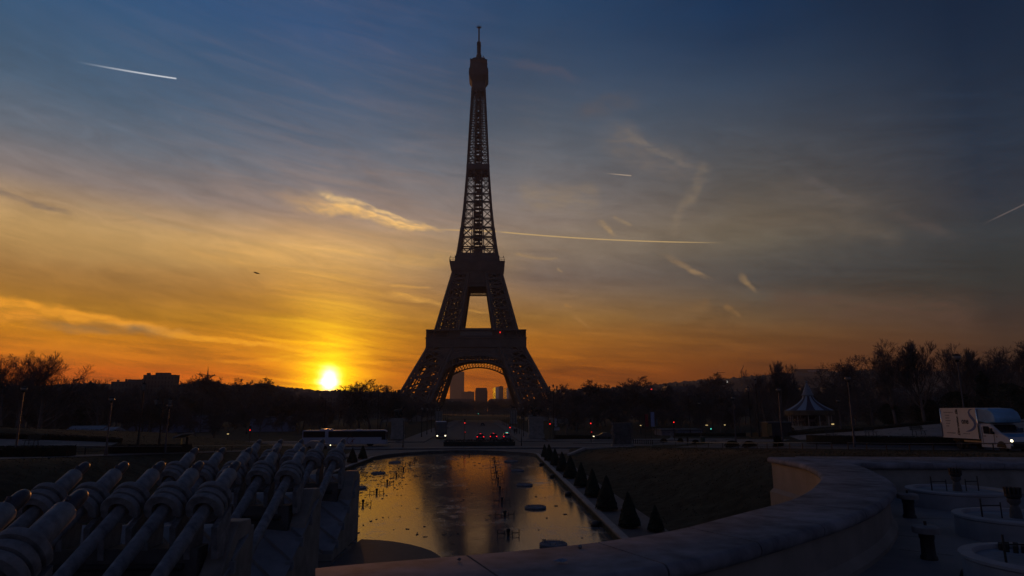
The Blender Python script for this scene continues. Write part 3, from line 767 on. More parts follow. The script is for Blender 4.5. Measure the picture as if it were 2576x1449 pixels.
# ================================================================== WATER CANNONS
PITCH = R(28); ca, sa = math.cos(PITCH), math.sin(PITCH)
BANKY = [14.2, 21.8, 30.0, 38.4]     # back edge of each bank, nearest first
RX, LX = -7.72, -14.6
def bank(yb, label, shift=0.0):
    t = thing('cannon_bank', label, 'fountain block', (0, 0, 0), group='stepped concrete blocks carrying the cannons')
    zt, ln = 2.95, 6.7; y1 = yb-ln*ca; z1 = zt-ln*sa
    a = MB(); prof = [(yb, -1.2), (yb, zt), (y1, z1), (y1, -1.2)]
    a.prism([(RX, y, z) for y, z in prof], (LX-RX, 0, 0)); a.build('body', CONC, t)
    Wd = RX-LX
    def P(al, s, up): return Vector((RX-al+0.03, yb-s*ca+up*sa*0, zt-s*sa+up))
    step = 1.34; k = -0.35; sk = 0.55
    while sk < ln+Wd:
        lo = sk+step
        pts = [(0, max(0, sk)), (0, min(lo, ln))] if sk < ln else []
        top, bot = [], []
        N = 14
        for i in range(N+1):
            al = Wd*i/N; s0 = sk-al*.95; s1 = lo-al*.95
            s0c, s1c = min(max(0, s0), ln), min(max(0, s1), ln)
            if s1c-s0c > .02: top.append((al, s0c, 0.02 + .0*(s0c > s0))); bot.append((al, s1c, 0.16))
        if len(top) > 1:
            vs, fs = [], []
            for (al, s0, q0), (_, s1, q1) in zip(top, bot):
                vs += [P(al, s0, q0), P(al, s1, q1), P(al, s1, 0.0)]
            for i in range(len(top)-1):
                A, B = i*3, (i+1)*3; fs += [(A, B, B+1, A+1), (A+1, B+1, B+2, A+2)]
            fs += [(0, 1, 2)]; e = (len(top)-1)*3; fs += [(e+2, e+1, e)]
            a = MB(); a.add(vs, fs)
            if top[0][0] == 0 and bot[0][1] < ln-.05:
                q = P(0, bot[0][1], 0); a.box((q.x-.06, q.y-.02, q.z-.05), (.3, .16, .34))
            a.build('roof_slab', SLAB, t)
        sk += step
    # cross wall that carries the saddles, shade of the void in its colour, end block
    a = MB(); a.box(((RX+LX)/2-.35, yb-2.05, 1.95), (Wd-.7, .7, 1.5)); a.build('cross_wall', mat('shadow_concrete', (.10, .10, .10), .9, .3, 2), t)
    a = MB(); a.prism([(RX-.02, yb-.05, zt-.2), (RX-.02, yb-1.15, zt-.3), (RX-.02, yb-2.5, 1.25), (RX-.02, yb-2.3, 2.0), (RX-.02, yb-1.2, zt+.28), (RX-.02, yb-.25, zt+.22)], (-.62, 0, 0)); a.build('end_block', CONC, t, bevel=.04)
    a = MB(); a.tube([(LX, yb-2.75, 2.28), (RX-.9, yb-2.75, 2.28)], .1, 8); a.build('slot_shade_bar', DARK, t)  # dark bar standing in for the shaded slot under the saddles
    return t
names = ['nearest', 'second', 'third', 'farthest']
for i, yb in enumerate(BANKY): bank(yb, f'stepped grey concrete slope under the {names[i]} row of cannons')
def make_cannon():
    t = thing('water_cannon', 'x', 'water cannon', (0, 0, 0), group='water cannons aimed over the pool')
    ax = Vector((0, ca, sa)); up = Vector((0, -sa, ca)); O = Vector((0, 0, 0))
    def line(rs, n=20):
        a = MB(); pts = [O+ax*s for s, r in rs]; return a.tube(pts, [r for s, r in rs], n)
    line([(-5.2, .185), (.3, .185)]).build('tube', PIPE, t, True, angle=40)
    b = line([(.32, .2), (.36, .235), (.8, .24), (1.45, .23), (1.5, .20), (1.52, .175)]); b.build('barrel', PIPE, t, True, angle=40)
    b = line([(1.5, .165), (1.75, .16), (1.95, .15), (2.05, .12), (2.1, .07)], 16); b.tube([O+ax*1.6+up*.15, O+ax*1.66+up*.21], .05, 8)
    b.build('nozzle', mat('blackened_nozzle', (.06, .06, .075), .45, .3, 5), t, True, angle=40)
    # three rib arches merged with the saddle
    for k in range(3):
        s0 = -.44+k*.29; a = MB(); n = 18; ri, ro = .30, .53 if k != 1 else .51
        inn, out = [], []
        for i in range(n+1):
            q = math.pi*(-.12+1.24*i/n); inn.append((ri*math.cos(q), ri*math.sin(q))); out.append((ro*math.cos(q), ro*math.sin(q)))
        def PP(p, s): return O+ax*s+Vector((p[0], 0, 0))+up*p[1]
        vs, fs = [], []
        sb = s0+.19
        for i in range(n+1): vs += [PP(inn[i], s0), PP((out[i][0]*.97, out[i][1]*.97), s0), PP(out[i], s0+.03), PP(out[i], sb-.03), PP((out[i][0]*.97, out[i][1]*.97), sb), PP(inn[i], sb)]
        for i in range(n):
            A, B = i*6, (i+1)*6
            for j in range(6): fs.append((A+j, A+(j+1) % 6, B+(j+1) % 6, B+j))
        fs += [tuple(range(6)), tuple(range(n*6+5, n*6-1, -1))]
        a.add(vs, fs); a.build('rib', SADDLE, t, True, angle=35)
    a = MB()
    for s in (-1, 1):
        a.prism([(s*.30, -.50, -.62), (s*.30, .42, -.12), (s*.30, .42, -1.5), (s*.30, -.36, -1.5)], (s*.17, 0, 0))
    a.lathe((0, 0, 0), [(.41, 0), (.41, .66)], 20, cap=False); 
    # inner sleeve, turned onto the tube axis
    nv = 40
    for i in range(len(a.v)-nv, len(a.v)):
        x, y, z = a.v[i]; q = O+ax*(z-.38)+Vector((x, 0, 0))+up*y; a.v[i] = tuple(q)
    a.build('saddle', SADDLE, t, True, angle=35)
    return t
cn0 = make_cannon(); first = True
SP = 1.2
CN = [(0, 2), (1, 5), (2, 5), (3, 5)]
wh5 = ['at the right end', 'second from the right', 'third from the right', 'second from the left', 'at the left end']
wh3 = ['reaching in over the collars behind it', 'at the left frame edge']
for r, n in CN:
    for i in range(n):
        x = [-8.5, -8.32, -8.55, -8.7][r]-i*SP; loc = (x, BANKY[r]-2.05+(0.05 if i % 2 else 0), 3.9)
        w = wh3[i] if n == 2 else wh5[i]
        lab = f'grey water cannon in the {names[r]} row, {w}'
        if first: cn0.location = loc; cn0['label'] = lab; first = False
        else: dup(cn0, loc, label=lab)

# ================================================================== CURVED PARAPET AND BASINS
ZC = 4.8
inner = [(790, 1430), (870, 1420.5), (1000, 1412), (1100, 1403), (1300, 1386), (1500, 1365), (1700, 1334), (1811, 1306), (1924.6, 1276.7), (1994, 1258), (2042.5, 1234), (2066, 1213), (2075, 1200), (2061, 1183), (2026.5, 1167), (1973, 1156), (1936, 1149.5)]
outer = [(790, 1560), (1000, 1520), (1300, 1475), (1500, 1445), (1700, 1412), (1811, 1386), (1927, 1355), (2042, 1322), (2135, 1293), (2204, 1262), (2236, 1236), (2242, 1220), (2228, 1204), (2204, 1191), (2158, 1171), (2089, 1155.5), (2040, 1150)]
def smoothline(pts, n, z):
    P = [onz(x, y, z) for x, y in pts]; Ls = [0]
    for a, b_ in zip(P[:-1], P[1:]): Ls.append(Ls[-1]+(b_-a).length)
    out = []
    for i in range(n+1):
        s = Ls[-1]*i/n
        j = max(0, min(len(P)-2, next((q for q in range(len(P)-1) if Ls[q+1] >= s), len(P)-2)))
        t = (s-Ls[j])/(Ls[j+1]-Ls[j]); p0, p1, p2, p3 = P[max(0, j-1)], P[j], P[j+1], P[min(len(P)-1, j+2)]
        q = 0.5*((2*p1)+(p2-p0)*t+(2*p0-5*p1+4*p2-p3)*t*t+(3*p1-p0-3*p2+p3)*t**3); out.append(q)
    for _ in range(4): out = [out[0]]+[(out[i-1]+out[i]*2+out[i+1])/4 for i in range(1, n)]+[out[n]]
    return out
NW = 96
IN, OUT = smoothline(inner, NW, ZC), smoothline(outer, NW, ZC)
par = thing('curved_parapet', 'curved pale stone parapet with rounded coping sweeping across the foreground', 'parapet', (0, 0, 0))
def ribbon(m, secs, cap=True):
    n = len(secs[0]); vs, fs = [], []
    for s in secs: vs += s
    for i in range(len(secs)-1):
        for j in range(n): fs.append((i*n+j, i*n+(j+1) % n, (i+1)*n+(j+1) % n, (i+1)*n+j))
    if cap: fs += [tuple(range(n)), tuple(range((len(secs)-1)*n+n-1, (len(secs)-1)*n-1, -1))]
    return m.add(vs, fs)
def cross(i, shrink=0.0):
    a, b_ = IN[i], OUT[i]; d = (b_-a).normalized(); z = Vector((0, 0, 1)); r = .085
    rr = lambda c, d0, ang: c+d0*(math.cos(ang)*r)+z*(math.sin(ang)*r)
    out = []
    ca_, cb_ = a-z*r+d*r*.2, b_-z*r-d*r*.2
    for q in range(5): out.append(rr(ca_, -d, math.pi/2*(q/4)*2-math.pi/2*0.6))
    for q in range(5): out.append(rr(cb_, -d, math.pi/2-(math.pi/2*(q/4)*2-math.pi/2*0.6)+math.pi/2*0.4))
    return out
# coping in separate stones with thin joints
joints = list(range(0, NW+1, 8)); 
for a0, a1 in zip(joints[:-1], joints[1:]):
    secs = []
    for i in range(a0, a1+1):
        a, b_ = IN[i], OUT[i]; d = (b_-a).normalized()
        if i == a0 or i == a1:
            tang = (IN[min(NW, i+1)]-IN[max(0, i-1)]).normalized()*(.015 if i == a0 else -.015); a = a+tang; b_ = b_+tang
        z = Vector((0, 0, 1)); r = .10; sec = []
        for q in range(7):
            an = -math.pi/2+math.pi*q/6; sec.append(a-z*r-d*(math.cos(an)*r)+z*(math.sin(an)*r))
        for q in range(7):
            an = math.pi/2-math.pi*q/6; sec.append(b_-z*r+d*(math.cos(an)*r)+z*(math.sin(an)*r))
        secs.append(sec)
    m = MB(); ribbon(m, secs); m.build('coping_stone', COPE, par, True, angle=50)
secs, secs2 = [], []
for i in range(NW+1):
    a, b_ = IN[i], OUT[i]; d = (b_-a).normalized()
    a2, b2 = a+d*.05, b_-d*.05
    secs.append([Vector((a2.x, a2.y, ZC-.205)), Vector((b2.x, b2.y, ZC-.205)), Vector((b2.x, b2.y, ZC-.72)), Vector((b2.x+d.x*.1, b2.y+d.y*.1, ZC-.86)), Vector((b2.x+d.x*.1, b2.y+d.y*.1, -.9)), Vector((a2.x-d.x*.13, a2.y-d.y*.13, -.9)), Vector((a2.x-d.x*.13, a2.y-d.y*.13, ZC-1.2)), Vector((a2.x, a2.y, ZC-1.08))])
m = MB(); ribbon(m, secs); m.build('wall', mat('rendered_stone', (0.22, 0.195, 0.175), 0.75, 0.2, 1.4, bump=.2, bscale=14), par)
# straight parapet behind the basins
bp = thing('back_parapet', 'straight pale parapet behind the round basins, below the road', 'parapet', (0, 0, 0))
pl = onz(2052, 1163, ZC); pr = onz(2900, 1166, ZC); ql = onz(2000, 1147.5, ZC); qr = onz(2900, 1150, ZC)
n = 14
for i in range(n):
    a, b_ = pl.lerp(pr, i/n+.0006), pl.lerp(pr, (i+1)/n-.0006); c, d_ = ql.lerp(qr, i/n+.0006), ql.lerp(qr, (i+1)/n-.0006); z = Vector((0, 0, 1)); secs = []
    for near_, far_ in ((a, c), (b_, d_)):
        d = (near_-far_).normalized(); r = .10; sec = []
        for q in range(7):
            an = -math.pi/2+math.pi*q/6; sec.append(far_-z*r-d*(math.cos(an)*r)+z*(math.sin(an)*r))
        for q in range(7):
            an = math.pi/2-math.pi*q/6; sec.append(near_-z*r+d*(math.cos(an)*r)+z*(math.sin(an)*r))
        secs.append(sec)
    m = MB(); ribbon(m, secs); o = m.build('coping_stone', COPE, bp, True, angle=50); o.location.z = -.012
m = MB(); m.prism([(pl.x, pl.y+.07, ZC-.22), (pr.x, pr.y+.07, ZC-.22), (qr.x, qr.y-.07, ZC-.22), (ql.x, ql.y-.07, ZC-.22)], (0, 0, -3.2)); m.build('wall', CONC, bp)
m = MB(); m.box(((pl.x+pr.x)/2, pl.y-.02, ZC-1.0), (pr.x-pl.x, .14, .5)); m.build('ledge', CONC, bp)
# floor of the basin
ZF = 3.86
pts = [(p.x-.1, p.y, ZF-.5) for p in OUT[20:]] + [(40, 22.0, ZF-.5), (40, 2, ZF-.5), (6, 2, ZF-.5)]
struct(MB().prism(pts, (0, 0, .5)).build('basin_floor', mat('basin_concrete', (0.20, 0.21, 0.23), 0.7, 0.3, .9, bump=.15, bscale=12, c2=(.17, .17, .17))))
m = MB()
for q0, q1 in (((2262, 1382), (2400, 1398)), ((2236, 1345), (2330, 1352)), ((2290, 1303), (2420, 1306)), ((2200, 1449), (2300, 1480))):
    a, b_ = onz(*q0, ZF+.004), onz(*q1, ZF+.004); d = (b_-a).normalized(); nn = Vector((-d.y, d.x, 0))*.018
    m.add([a-nn, b_-nn, b_+nn, a+nn], [(0, 1, 2, 3)])
struct(m.build('floor_joint', DARK))
def basin(px0, px1, pyc, hpx, label):
    c = onz((px0+px1)/2, pyc, ZF+.45); rad = (px1-px0)/2*((c-CAM).dot(fwd))/F*.94; hh = .45
    t = thing('fountain_basin', label, 'basin', (c.x, c.y, ZF), group='low round basins')
    a = MB(); a.lathe((0, 0, 0), [(rad*.97, 0), (rad*.975, hh-.07), (rad*1.0, hh-.05), (rad, hh-.01), (rad*.99, hh), (rad*.84, hh+.01), (rad*.82, hh-.01), (rad*.81, hh-.06), (.01, hh-.07)], 56, cap=False); a.build('bowl', mat('basin_stone', (0.26, 0.26, 0.28), 0.7, .25, 1.5, bump=.2, bscale=12), t, True, angle=40)
    a = MB(); a.lathe((0, 0, 0), [(.001, hh-.055), (rad*.81, hh-.055)], 40, cap=False); a.build('ice', mat('thin_ice', (.17, .20, .24), .7, .3, 2, spec=.2), t)
    a = MB(); a.lathe((0, 0, 0), [(.13, hh-.2), (.10, hh+.1), (.07, hh+.2), (.12, hh+.26), (.12, hh+.33)], 12); a.build('stem', mat('wet_stem', (.07, .07, .075), .7, .3, 5), t, True, angle=40)
    a = MB(); a.lathe((0, 0, 0), [(.09, hh+.3), (.15, hh+.38), (.155, hh+.42)], 12)
    for i in range(19):
        r = .02 if i == 0 else (.07 if i < 7 else .125); q = i*2*math.pi/(6 if i < 7 else 12)
        a.tube([(r*math.cos(q), r*math.sin(q), hh+.40), (r*math.cos(q)*1.1, r*math.sin(q)*1.1, hh+.56)], .024, 6)
    a.build('brush_nozzle', DARK, t)
    for s, r in ((-1, .72), (1, .6)):
        a = MB(); x0, x1 = s*r*.42, s*r
        a.tube([(x0, 0, hh-.2), (x0, 0, hh+.26)], .013, 6); a.tube([(x1, 0, hh-.2), (x1, 0, hh+.34)], .016, 6); a.tube([(x0, 0, hh+.2), (x1, 0, hh+.2)], .012, 6); a.build('side_pipe', DARK, t)
    return t
basin(2287, 2530, 1230, 40, 'round basin farthest back against the straight parapet')
basin(2412, 2700, 1296, 60, 'round basin in the middle, cut by the frame edge')
basin(2438, 2860, 1404, 90, 'nearest round basin in the bottom corner')
def pedestal(px, py, wpx, label):
    p = onz(px, py, ZF); k = p.y/F; r = wpx/2*k
    t = thing('jet_pedestal', label, 'pedestal', (p.x, p.y, ZF), group='mushroom jet pedestals')
    a = MB(); a.lathe((0, 0, 0), [(r*.62, 0), (r*.62, .05), (r*.52, .08), (r*.5, .34), (r*.56, .36), (r*.56, .44)], 20); a.build('column', DARK, t, True, angle=40)
    a = MB(); a.lathe((0, 0, 0), [(r*.4, .43), (r*.98, .45), (r, .50), (r*.98, .55), (r*.8, .57), (.01, .58)], 28); a.build('disc', mat('pedestal_disc', (.2, .19, .19), .8, .3, 5, bump=.3), t, True, angle=40)
    a = MB(); a.tube([(0, 0, .56), (0, 0, .65)], .025, 8); a.build('jet', DARK, t)
pedestal(2338, 1407, 60, 'dark mushroom pedestal with grey disc on the basin floor')
pedestal(2289, 1302, 48, 'dark pedestal close behind the curved parapet')
a = MB(); p = onz(2560, 1452, ZF)
for i in range(9): q = i*.7; a.tube([(p.x+.16*math.cos(q), p.y+.16*math.sin(q), ZF), (p.x+.17*math.cos(q), p.y+.17*math.sin(q), ZF+.5)], .035, 8)
a.lathe((p.x, p.y, ZF), [(.22, 0), (.22, .12), (.15, .2)], 16)
tag(a.build('brush_fountain', DARK), 'dark brush-like cluster of upright pipes in the bottom corner', 'fountain jet')
def hose(name, px, label):
    a = MB(); pts = [onz(x, y, ZF+.03) for x, y in px]; a.tube(pts, .022, 8); tag(a.build(name, RUBBER, smooth=True), label, 'hose')
hose('hose', [(2443, 1312), (2452, 1308), (2462, 1306), (2480, 1303)], 'short black hose end lying by the middle basin')
hose('hose', [(2418, 1449), (2420, 1438), (2428, 1428), (2440, 1424), (2452, 1422)], 'curved black hose beside the nearest basin')
# litter on the coping
def litter(name, px, py, c, r, label, flat):
    p = onz(px, py, ZC+.002); m = MB(); rr = random.Random(3)
    if flat:
        pts = [(r*rr.uniform(.6, 1.2)*math.cos(i*.7)*1.5, r*rr.uniform(.5, 1.1)*math.sin(i*.7)) for i in range(9)]
        vs = [(x, y, .012+rr.uniform(0, .03)) for x, y in pts]+[(0, 0, .05)]
        m.add(vs, [(i, (i+1) % 9, 9) for i in range(9)])
        m.add([(x, y, .001) for x, y in pts]+[(0, 0, .001)], [((i+1) % 9, i, 9) for i in range(9)])
    else: m.ball((0, 0, r*.8), r, 8, (1.2, 1, .8))
    o = m.build(name, mat(name+'_paint', c, .6, .3, 20)); o.location = p; tag(o, label, 'litter')
litter('crumpled_wrapper', (1300+2078/2.576)/1.4907, (1640+1212/2.576)/1.4907, (.18, .24, .32), .06, 'crumpled pale blue wrapper on the parapet coping', True)
litter('pebble', (1300+2253/2.576)/1.4907, (1640+1072/2.576)/1.4907, (.2, .19, .2), .026, 'small grey pebble on the parapet coping', False)
litter('twist_of_paper', (1300+1090/2.576)/1.4907, (1640+1205/2.576)/1.4907, (.10, .10, .11), .02, 'tiny dark scrap on the coping near the left end', True)

# ================================================================== TREES
def tree_meshes(seed, levels, up, spread, first, twig, dens=1.0, trunk_h=.28, wob=.12):
    """bare winter tree of height 1: returns (trunk builder, crown builder)"""
    rr = random.Random(seed); T, Cw = MB(), MB()
    def rv(): return Vector((rr.gauss(0, 1), rr.gauss(0, 1), rr.gauss(0, 1)))
    def grow(p, d, L, r, lev):
        n = 5 if lev == 0 else 4 if lev < 3 else 3
        pts, rs = [p], [r]
        for i in range(n):
            d = (d + rv()*wob*(.5 if lev == 0 else 1) + Vector((0, 0, up*(.3 if lev == 0 else .22)))).normalized()
            p = p + d*(L/n); pts.append(p); rs.append(max(twig*.6, r*(1-.75*(i+1)/n) if lev else r*(1-.6*(i+1)/n)))
        (T if lev < 2 else Cw).tube(pts, rs, 7 if lev == 0 else 5 if lev == 1 else 3, cap=lev < 2)
        if lev >= len(levels): return
        k = max(1, int(levels[lev]*dens+rr.random()))
        for j in range(k):
            f = (first if lev == 0 else .22) + (1-(first if lev == 0 else .22))*(j+rr.random())/k
            f = min(.98, f); q = f*n; i = min(n-1, int(q)); o = pts[i].lerp(pts[i+1], q-i); ax = (pts[i+1]-pts[i]).normalized()
            s = ax.orthogonal().normalized(); s.rotate(Matrix.Rotation(rr.uniform(0, 2*math.pi), 3, ax))
            a = spread*(rr.uniform(.7, 1.2)) * (1.0 if lev else (1.15-.55*f))
            dd = (ax*math.cos(a)+s*math.sin(a)).normalized()
            LL = L*(rr.uniform(.50, .68) if lev == 0 else rr.uniform(.42, .62))*(1.2-.45*f)
            grow(o, dd, LL, max(twig, rs[i]*(.55 if lev == 0 else .5)), lev+1)
    grow(Vector((0, 0, -.02)), Vector((0, 0, 1)), .72, .021, 0)
    zmax = max(v[2] for v in Cw.v); k = 1/zmax
    for B in (T, Cw): B.v = [(x*k, y*k, z*k) for x, y, z in B.v]
    return T, Cw
def leafy(seed, prof, n, sz):
    """evergreen of height 1: many small leaf clumps through the crown"""
    rr = random.Random(seed); T, Cw = MB(), MB()
    T.tube([(0, 0, -.02), (.01, 0, .4), (0, .01, .9)], [.022, .016, .004], 7)
    for i in range(26):
        z = .2+.65*rr.random(); q = rr.uniform(0, 6.28); r = prof(z)*.8; T.tube([(0, 0, z-.05), (r*.5*math.cos(q), r*.5*math.sin(q), z-.01), (r*math.cos(q), r*math.sin(q), z)], [.007, .004, .002], 4)
    for i in range(n):
        z = rr.uniform(.06, 1.0); q = rr.uniform(0, 6.28); lob = 1+.28*math.sin(q*3+z*9+seed)+.18*math.sin(q*5-z*14); r = prof(z)*math.sqrt(rr.uniform(.15, 1))*lob
        c = Vector((r*math.cos(q), r*math.sin(q), z+rr.gauss(0, .012))); a = Vector((rr.gauss(0, 1), rr.gauss(0, 1), rr.gauss(0, 1))).normalized()*sz; b = a.orthogonal().normalized()*sz*rr.uniform(.4, .9)
        Cw.add([c-a, c-b, c+a, c+b], [(0, 1, 2, 3)])
    return T, Cw
PROTO = {}
def proto(key, TB, CB, cm):
    o1 = TB.build('trunk', BARK, None, True); o2 = CB.build('crown', cm); PROTO[key] = (o1.data, o2.data); bpy.data.objects.remove(o1); bpy.data.objects.remove(o2)
proto('upright', *tree_meshes(3, [15, 8, 7, 5], .95, .62, .24, .0019, wob=.10), TWIG)
proto('round', *tree_meshes(11, [13, 8, 7, 5], .5, .8, .24, .0018, wob=.16), TWIG)
proto('spread', *tree_meshes(23, [11, 7, 6, 5], .35, .95, .3, .0019, wob=.2), TWIG)
proto('tall', *tree_meshes(31, [16, 7, 6, 5], .75, .58, .2, .0018, wob=.13), TWIG)
proto('thin', *tree_meshes(45, [12, 6, 6, 4], .75, .65, .24, .0016, wob=.12), TWIG)
proto('knotty', *tree_meshes(57, [11, 8, 7, 4], .2, 1.0, .33, .0021, wob=.26), TWIG)
proto('dense', *tree_meshes(91, [15, 8, 6, 4], .7, .74, .22, .0014, wob=.12), TWIG)
proto('far', *tree_meshes(71, [12, 8, 6, 4], .4, .85, .26, .0042, wob=.18), TWIG)
proto('farwide', *tree_meshes(77, [12, 8, 7, 4], .25, 1.0, .30, .0045, wob=.22), TWIG)
proto('cedar', *leafy(5, lambda z: .30*(1-z)**.6*(.75+.25*math.sin(z*30)), 5200, .017), LEAF)
proto('bushy', *leafy(8, lambda z: .34*math.sqrt(max(0, 1-((z-.5)/.5)**2))+.02, 5200, .019), LEAF)
KIND = {'dense': ('bare_tree', ''), 'far': ('bare_tree', ''), 'farwide': ('bare_tree', ''), 'upright': ('bare_tree', 'bare tree with dense upright twigs'), 'round': ('bare_tree', 'bare round-headed tree'), 'spread': ('bare_tree', 'bare wide-spreading tree'), 'tall': ('bare_tree', 'bare tall oval tree'),
        'thin': ('bare_tree', 'bare thin-twigged tree'), 'knotty': ('bare_tree', 'bare tree with crooked knotty boughs'), 'cedar': ('evergreen_tree', 'dark layered evergreen tree'), 'bushy': ('evergreen_tree', 'dark bushy evergreen tree')}
def tree(kind, px, top, Y, label, group=None, wide=1.0, rot=None):
    p = base(px, 0, Y); tip = aty(px, top, Y); h = max(3, tip.z-p.z)
    # a leaning view column: put the foot below the crown
    x = tip.x
    t = thing(KIND[kind][0], label, 'tree', (x, Y, G(x, Y)-.05), random.uniform(0, 6.28) if rot is None else rot, group)
    t.scale = (h*wide, h*wide, h)
    for nm, me in zip(('trunk', 'crown'), PROTO[kind]):
        o = bpy.data.objects.new(nm, me); COL.objects.link(o); o.parent = t
    return t
LG, RG = 'bare trees of the left park clump', 'bare trees of the right park'
for kind, px, top, Y, w, lab in [
    ('dense', -30, 893, 92, 1.35, 'bare dense tree cut by the left frame edge'), ('dense', 26, 886, 100, 1.4, 'bare dense tree in the left clump nearest the frame edge'),
    ('dense', 84, 880, 104, 1.5, 'tallest bare dense tree of the left clump'), ('dense', 122, 896, 112, 1.5, 'bare dense tree forming the right shoulder of the left clump'),
    ('round', 60, 930, 86, 1.0, 'bare round tree low in front of the left clump')]:
    tree(kind, px, top, Y, lab, LG, w)
SG = 'trees on the skyline left of the sun'
for kind, px, top, Y, w, lab in [
    ('farwide', 188, 946, 160, 1.3, 'small crooked tree just right of the left clump'), ('cedar', 228, 962, 170, 1.3, 'small dark pointed tree between left clump and flat roofs'),
    ('thin', 262, 942, 150, 1.3, 'pale thin-twigged tree beside the flat roofs'), ('farwide', 488, 936, 330, 1.5, 'bare wide tree left of the thin spire'),
    ('farwide', 540, 938, 330, 1.5, 'bare round tree right of the thin spire'), ('far', 616, 949, 350, 1.5, 'bare tree at the left of the pair before the sun'),
    ('farwide', 650, 947, 350, 1.5, 'bare tree at the right of the pair before the sun'), ('far', 934, 953, 230, 1.6, 'bare rounded tree standing alone between sun and tower'),
    ('far', 960, 966, 260, 1.3, 'smaller tree joined to the lone rounded tree near the tower'), ('far', 908, 964, 250, 1.3, 'smaller tree on the sun side of the lone rounded tree')]:
    tree(kind, px, top, Y, lab, SG, w)
for kind, px, top, Y, w, lab in [
    ('far', 1432, 964, 280, 1.4, 'thin bare tree beside the right foot of the tower'), ('farwide', 1500, 953, 260, 1.5, 'crooked bare tree standing above the skyline right of the tower'),
    ('far', 1535, 964, 260, 1.4, 'lower bare tree joined to the crooked tree right of the tower'), ('far', 1562, 966, 300, 1.3, 'bare tree in the dip right of the crooked tree'),
    ('far', 1612, 945, 240, 1.5, 'round bare tree with ragged top above the flags'), ('farwide', 1660, 962, 260, 1.4, 'bare tree merging into the hill line right of the flags'),
    ('farwide', 1782, 936, 420, 1.5, 'bare tree on the hill line below the smoke'), ('upright', 1948, 905, 112, 1.05, 'tall bare tree behind the globe lamp left of the carousel'),
    ('thin', 1918, 926, 125, 1.2, 'thin bare tree behind the pair of tall dark lamps'), ('thin', 1982, 926, 120, 1.1, 'thin bare tree between globe lamp and carousel'),
    ('knotty', 2128, 886, 112, 1.15, 'crooked bare tree right of the carousel behind a leaning lamp'), ('spread', 2180, 898, 112, 1.1, 'bare spreading tree filling the gap right of the carousel'),
    ('round', 2228, 846, 86, 1.0, 'tallest bare round tree of the right park'), ('upright', 2300, 850, 84, 1.15, 'bare dense tree right of the tallest one, over the bench'),
    ('thin', 2378, 866, 96, 1.3, 'thin hazy tree left of the big globe lamp'), ('upright', 2425, 876, 98, 1.1, 'bare dense tree behind the big globe lamp'),
    ('round', 2482, 876, 94, 1.1, 'bare tree above the van roof'), ('thin', 2520, 880, 100, 1.2, 'oval bare tree at the right end of the row'), ('upright', 2590, 846, 72, 1.1, 'bare tree cut by the right frame edge'),
    ('cedar', 2468, 935, 80, 1.3, 'dark evergreen behind the van box'), ('bushy', 2535, 965, 76, 1.3, 'dark bushy evergreen above the van cab'), ('bushy', 2400, 985, 84, 1.3, 'dark bushy evergreen below the big globe lamp'),
    ('bushy', 2330, 1005, 88, 1.3, 'dark bushy evergreen behind the right hand benches'), ('bushy', 2235, 1015, 92, 1.3, 'dark bushy evergreen right of the carousel')]:
    tree(kind, px, top, Y, lab, RG, w)
# the dark wooded belts along both quays
bel = random.Random(17)
def belt(x0, x1, n, tops, Ys, kinds, lab, grp):
    for i in range(n):
        px = x0+(x1-x0)*(i+bel.uniform(.1, .9))/n
        tree(bel.choice(kinds), px, bel.uniform(*tops), bel.uniform(*Ys), lab, grp, bel.uniform(1.0, 1.35), bel.uniform(0, 6.28))
K = ['far', 'farwide', 'round', 'far', 'farwide']
belt(-60, 420, 16, (966, 1000), (150, 230), K, 'one of the dark trees massed below the left skyline', 'dark belt of trees on the left')
belt(160, 760, 22, (968, 1000), (240, 330), K, 'one of the dark trees below the flat-topped block and spire', 'dark belt of trees below the block')
belt(640, 1010, 17, (988, 1012), (220, 330), ['far', 'farwide', 'far'], 'one of the dark trees under the rising sun', 'dark belt of trees under the sun')
belt(-60, 900, 22, (1005, 1040), (150, 215), K, 'one of the low dark trees along the left quay', 'low trees along the left quay')
belt(1385, 1800, 22, (976, 1000), (230, 340), K, 'one of the dark trees massed right of the tower foot', 'dark belt of trees right of the tower')
belt(1700, 2150, 18, (958, 985), (180, 300), K, 'one of the dark trees below the right hill', 'dark belt of trees below the hill')
belt(1400, 2150, 20, (1005, 1040), (165, 220), K, 'one of the low dark trees along the right quay', 'low trees along the right quay')
belt(2180, 2640, 13, (948, 990), (115, 170), ['far', 'farwide', 'far'], 'one of the dark trees packed behind the right benches', 'dark trees behind the right benches')
belt(985, 1082, 8, (996, 1020), (330, 420), ['far', 'farwide'], 'one of the dark trees round the left tower feet', 'dark trees at the left tower feet')
belt(1325, 1410, 7, (990, 1015), (330, 420), ['far', 'farwide'], 'one of the dark trees round the right tower feet', 'dark trees at the right tower feet')
belt(1085, 1175, 12, (1001, 1010), (800, 1150), ['far', 'farwide'], 'one of the far hazy trees left of the field under the arch', 'far trees left of the field')
belt(1175, 1240, 8, (1004, 1008), (1250, 1330), ['far', 'farwide'], 'one of the far hazy trees before the square-roofed block', 'far trees before the square-roofed block')
belt(1240, 1335, 12, (1001, 1010), (800, 1150), ['far', 'farwide'], 'one of the far hazy trees right of the field under the arch', 'far trees right of the field')

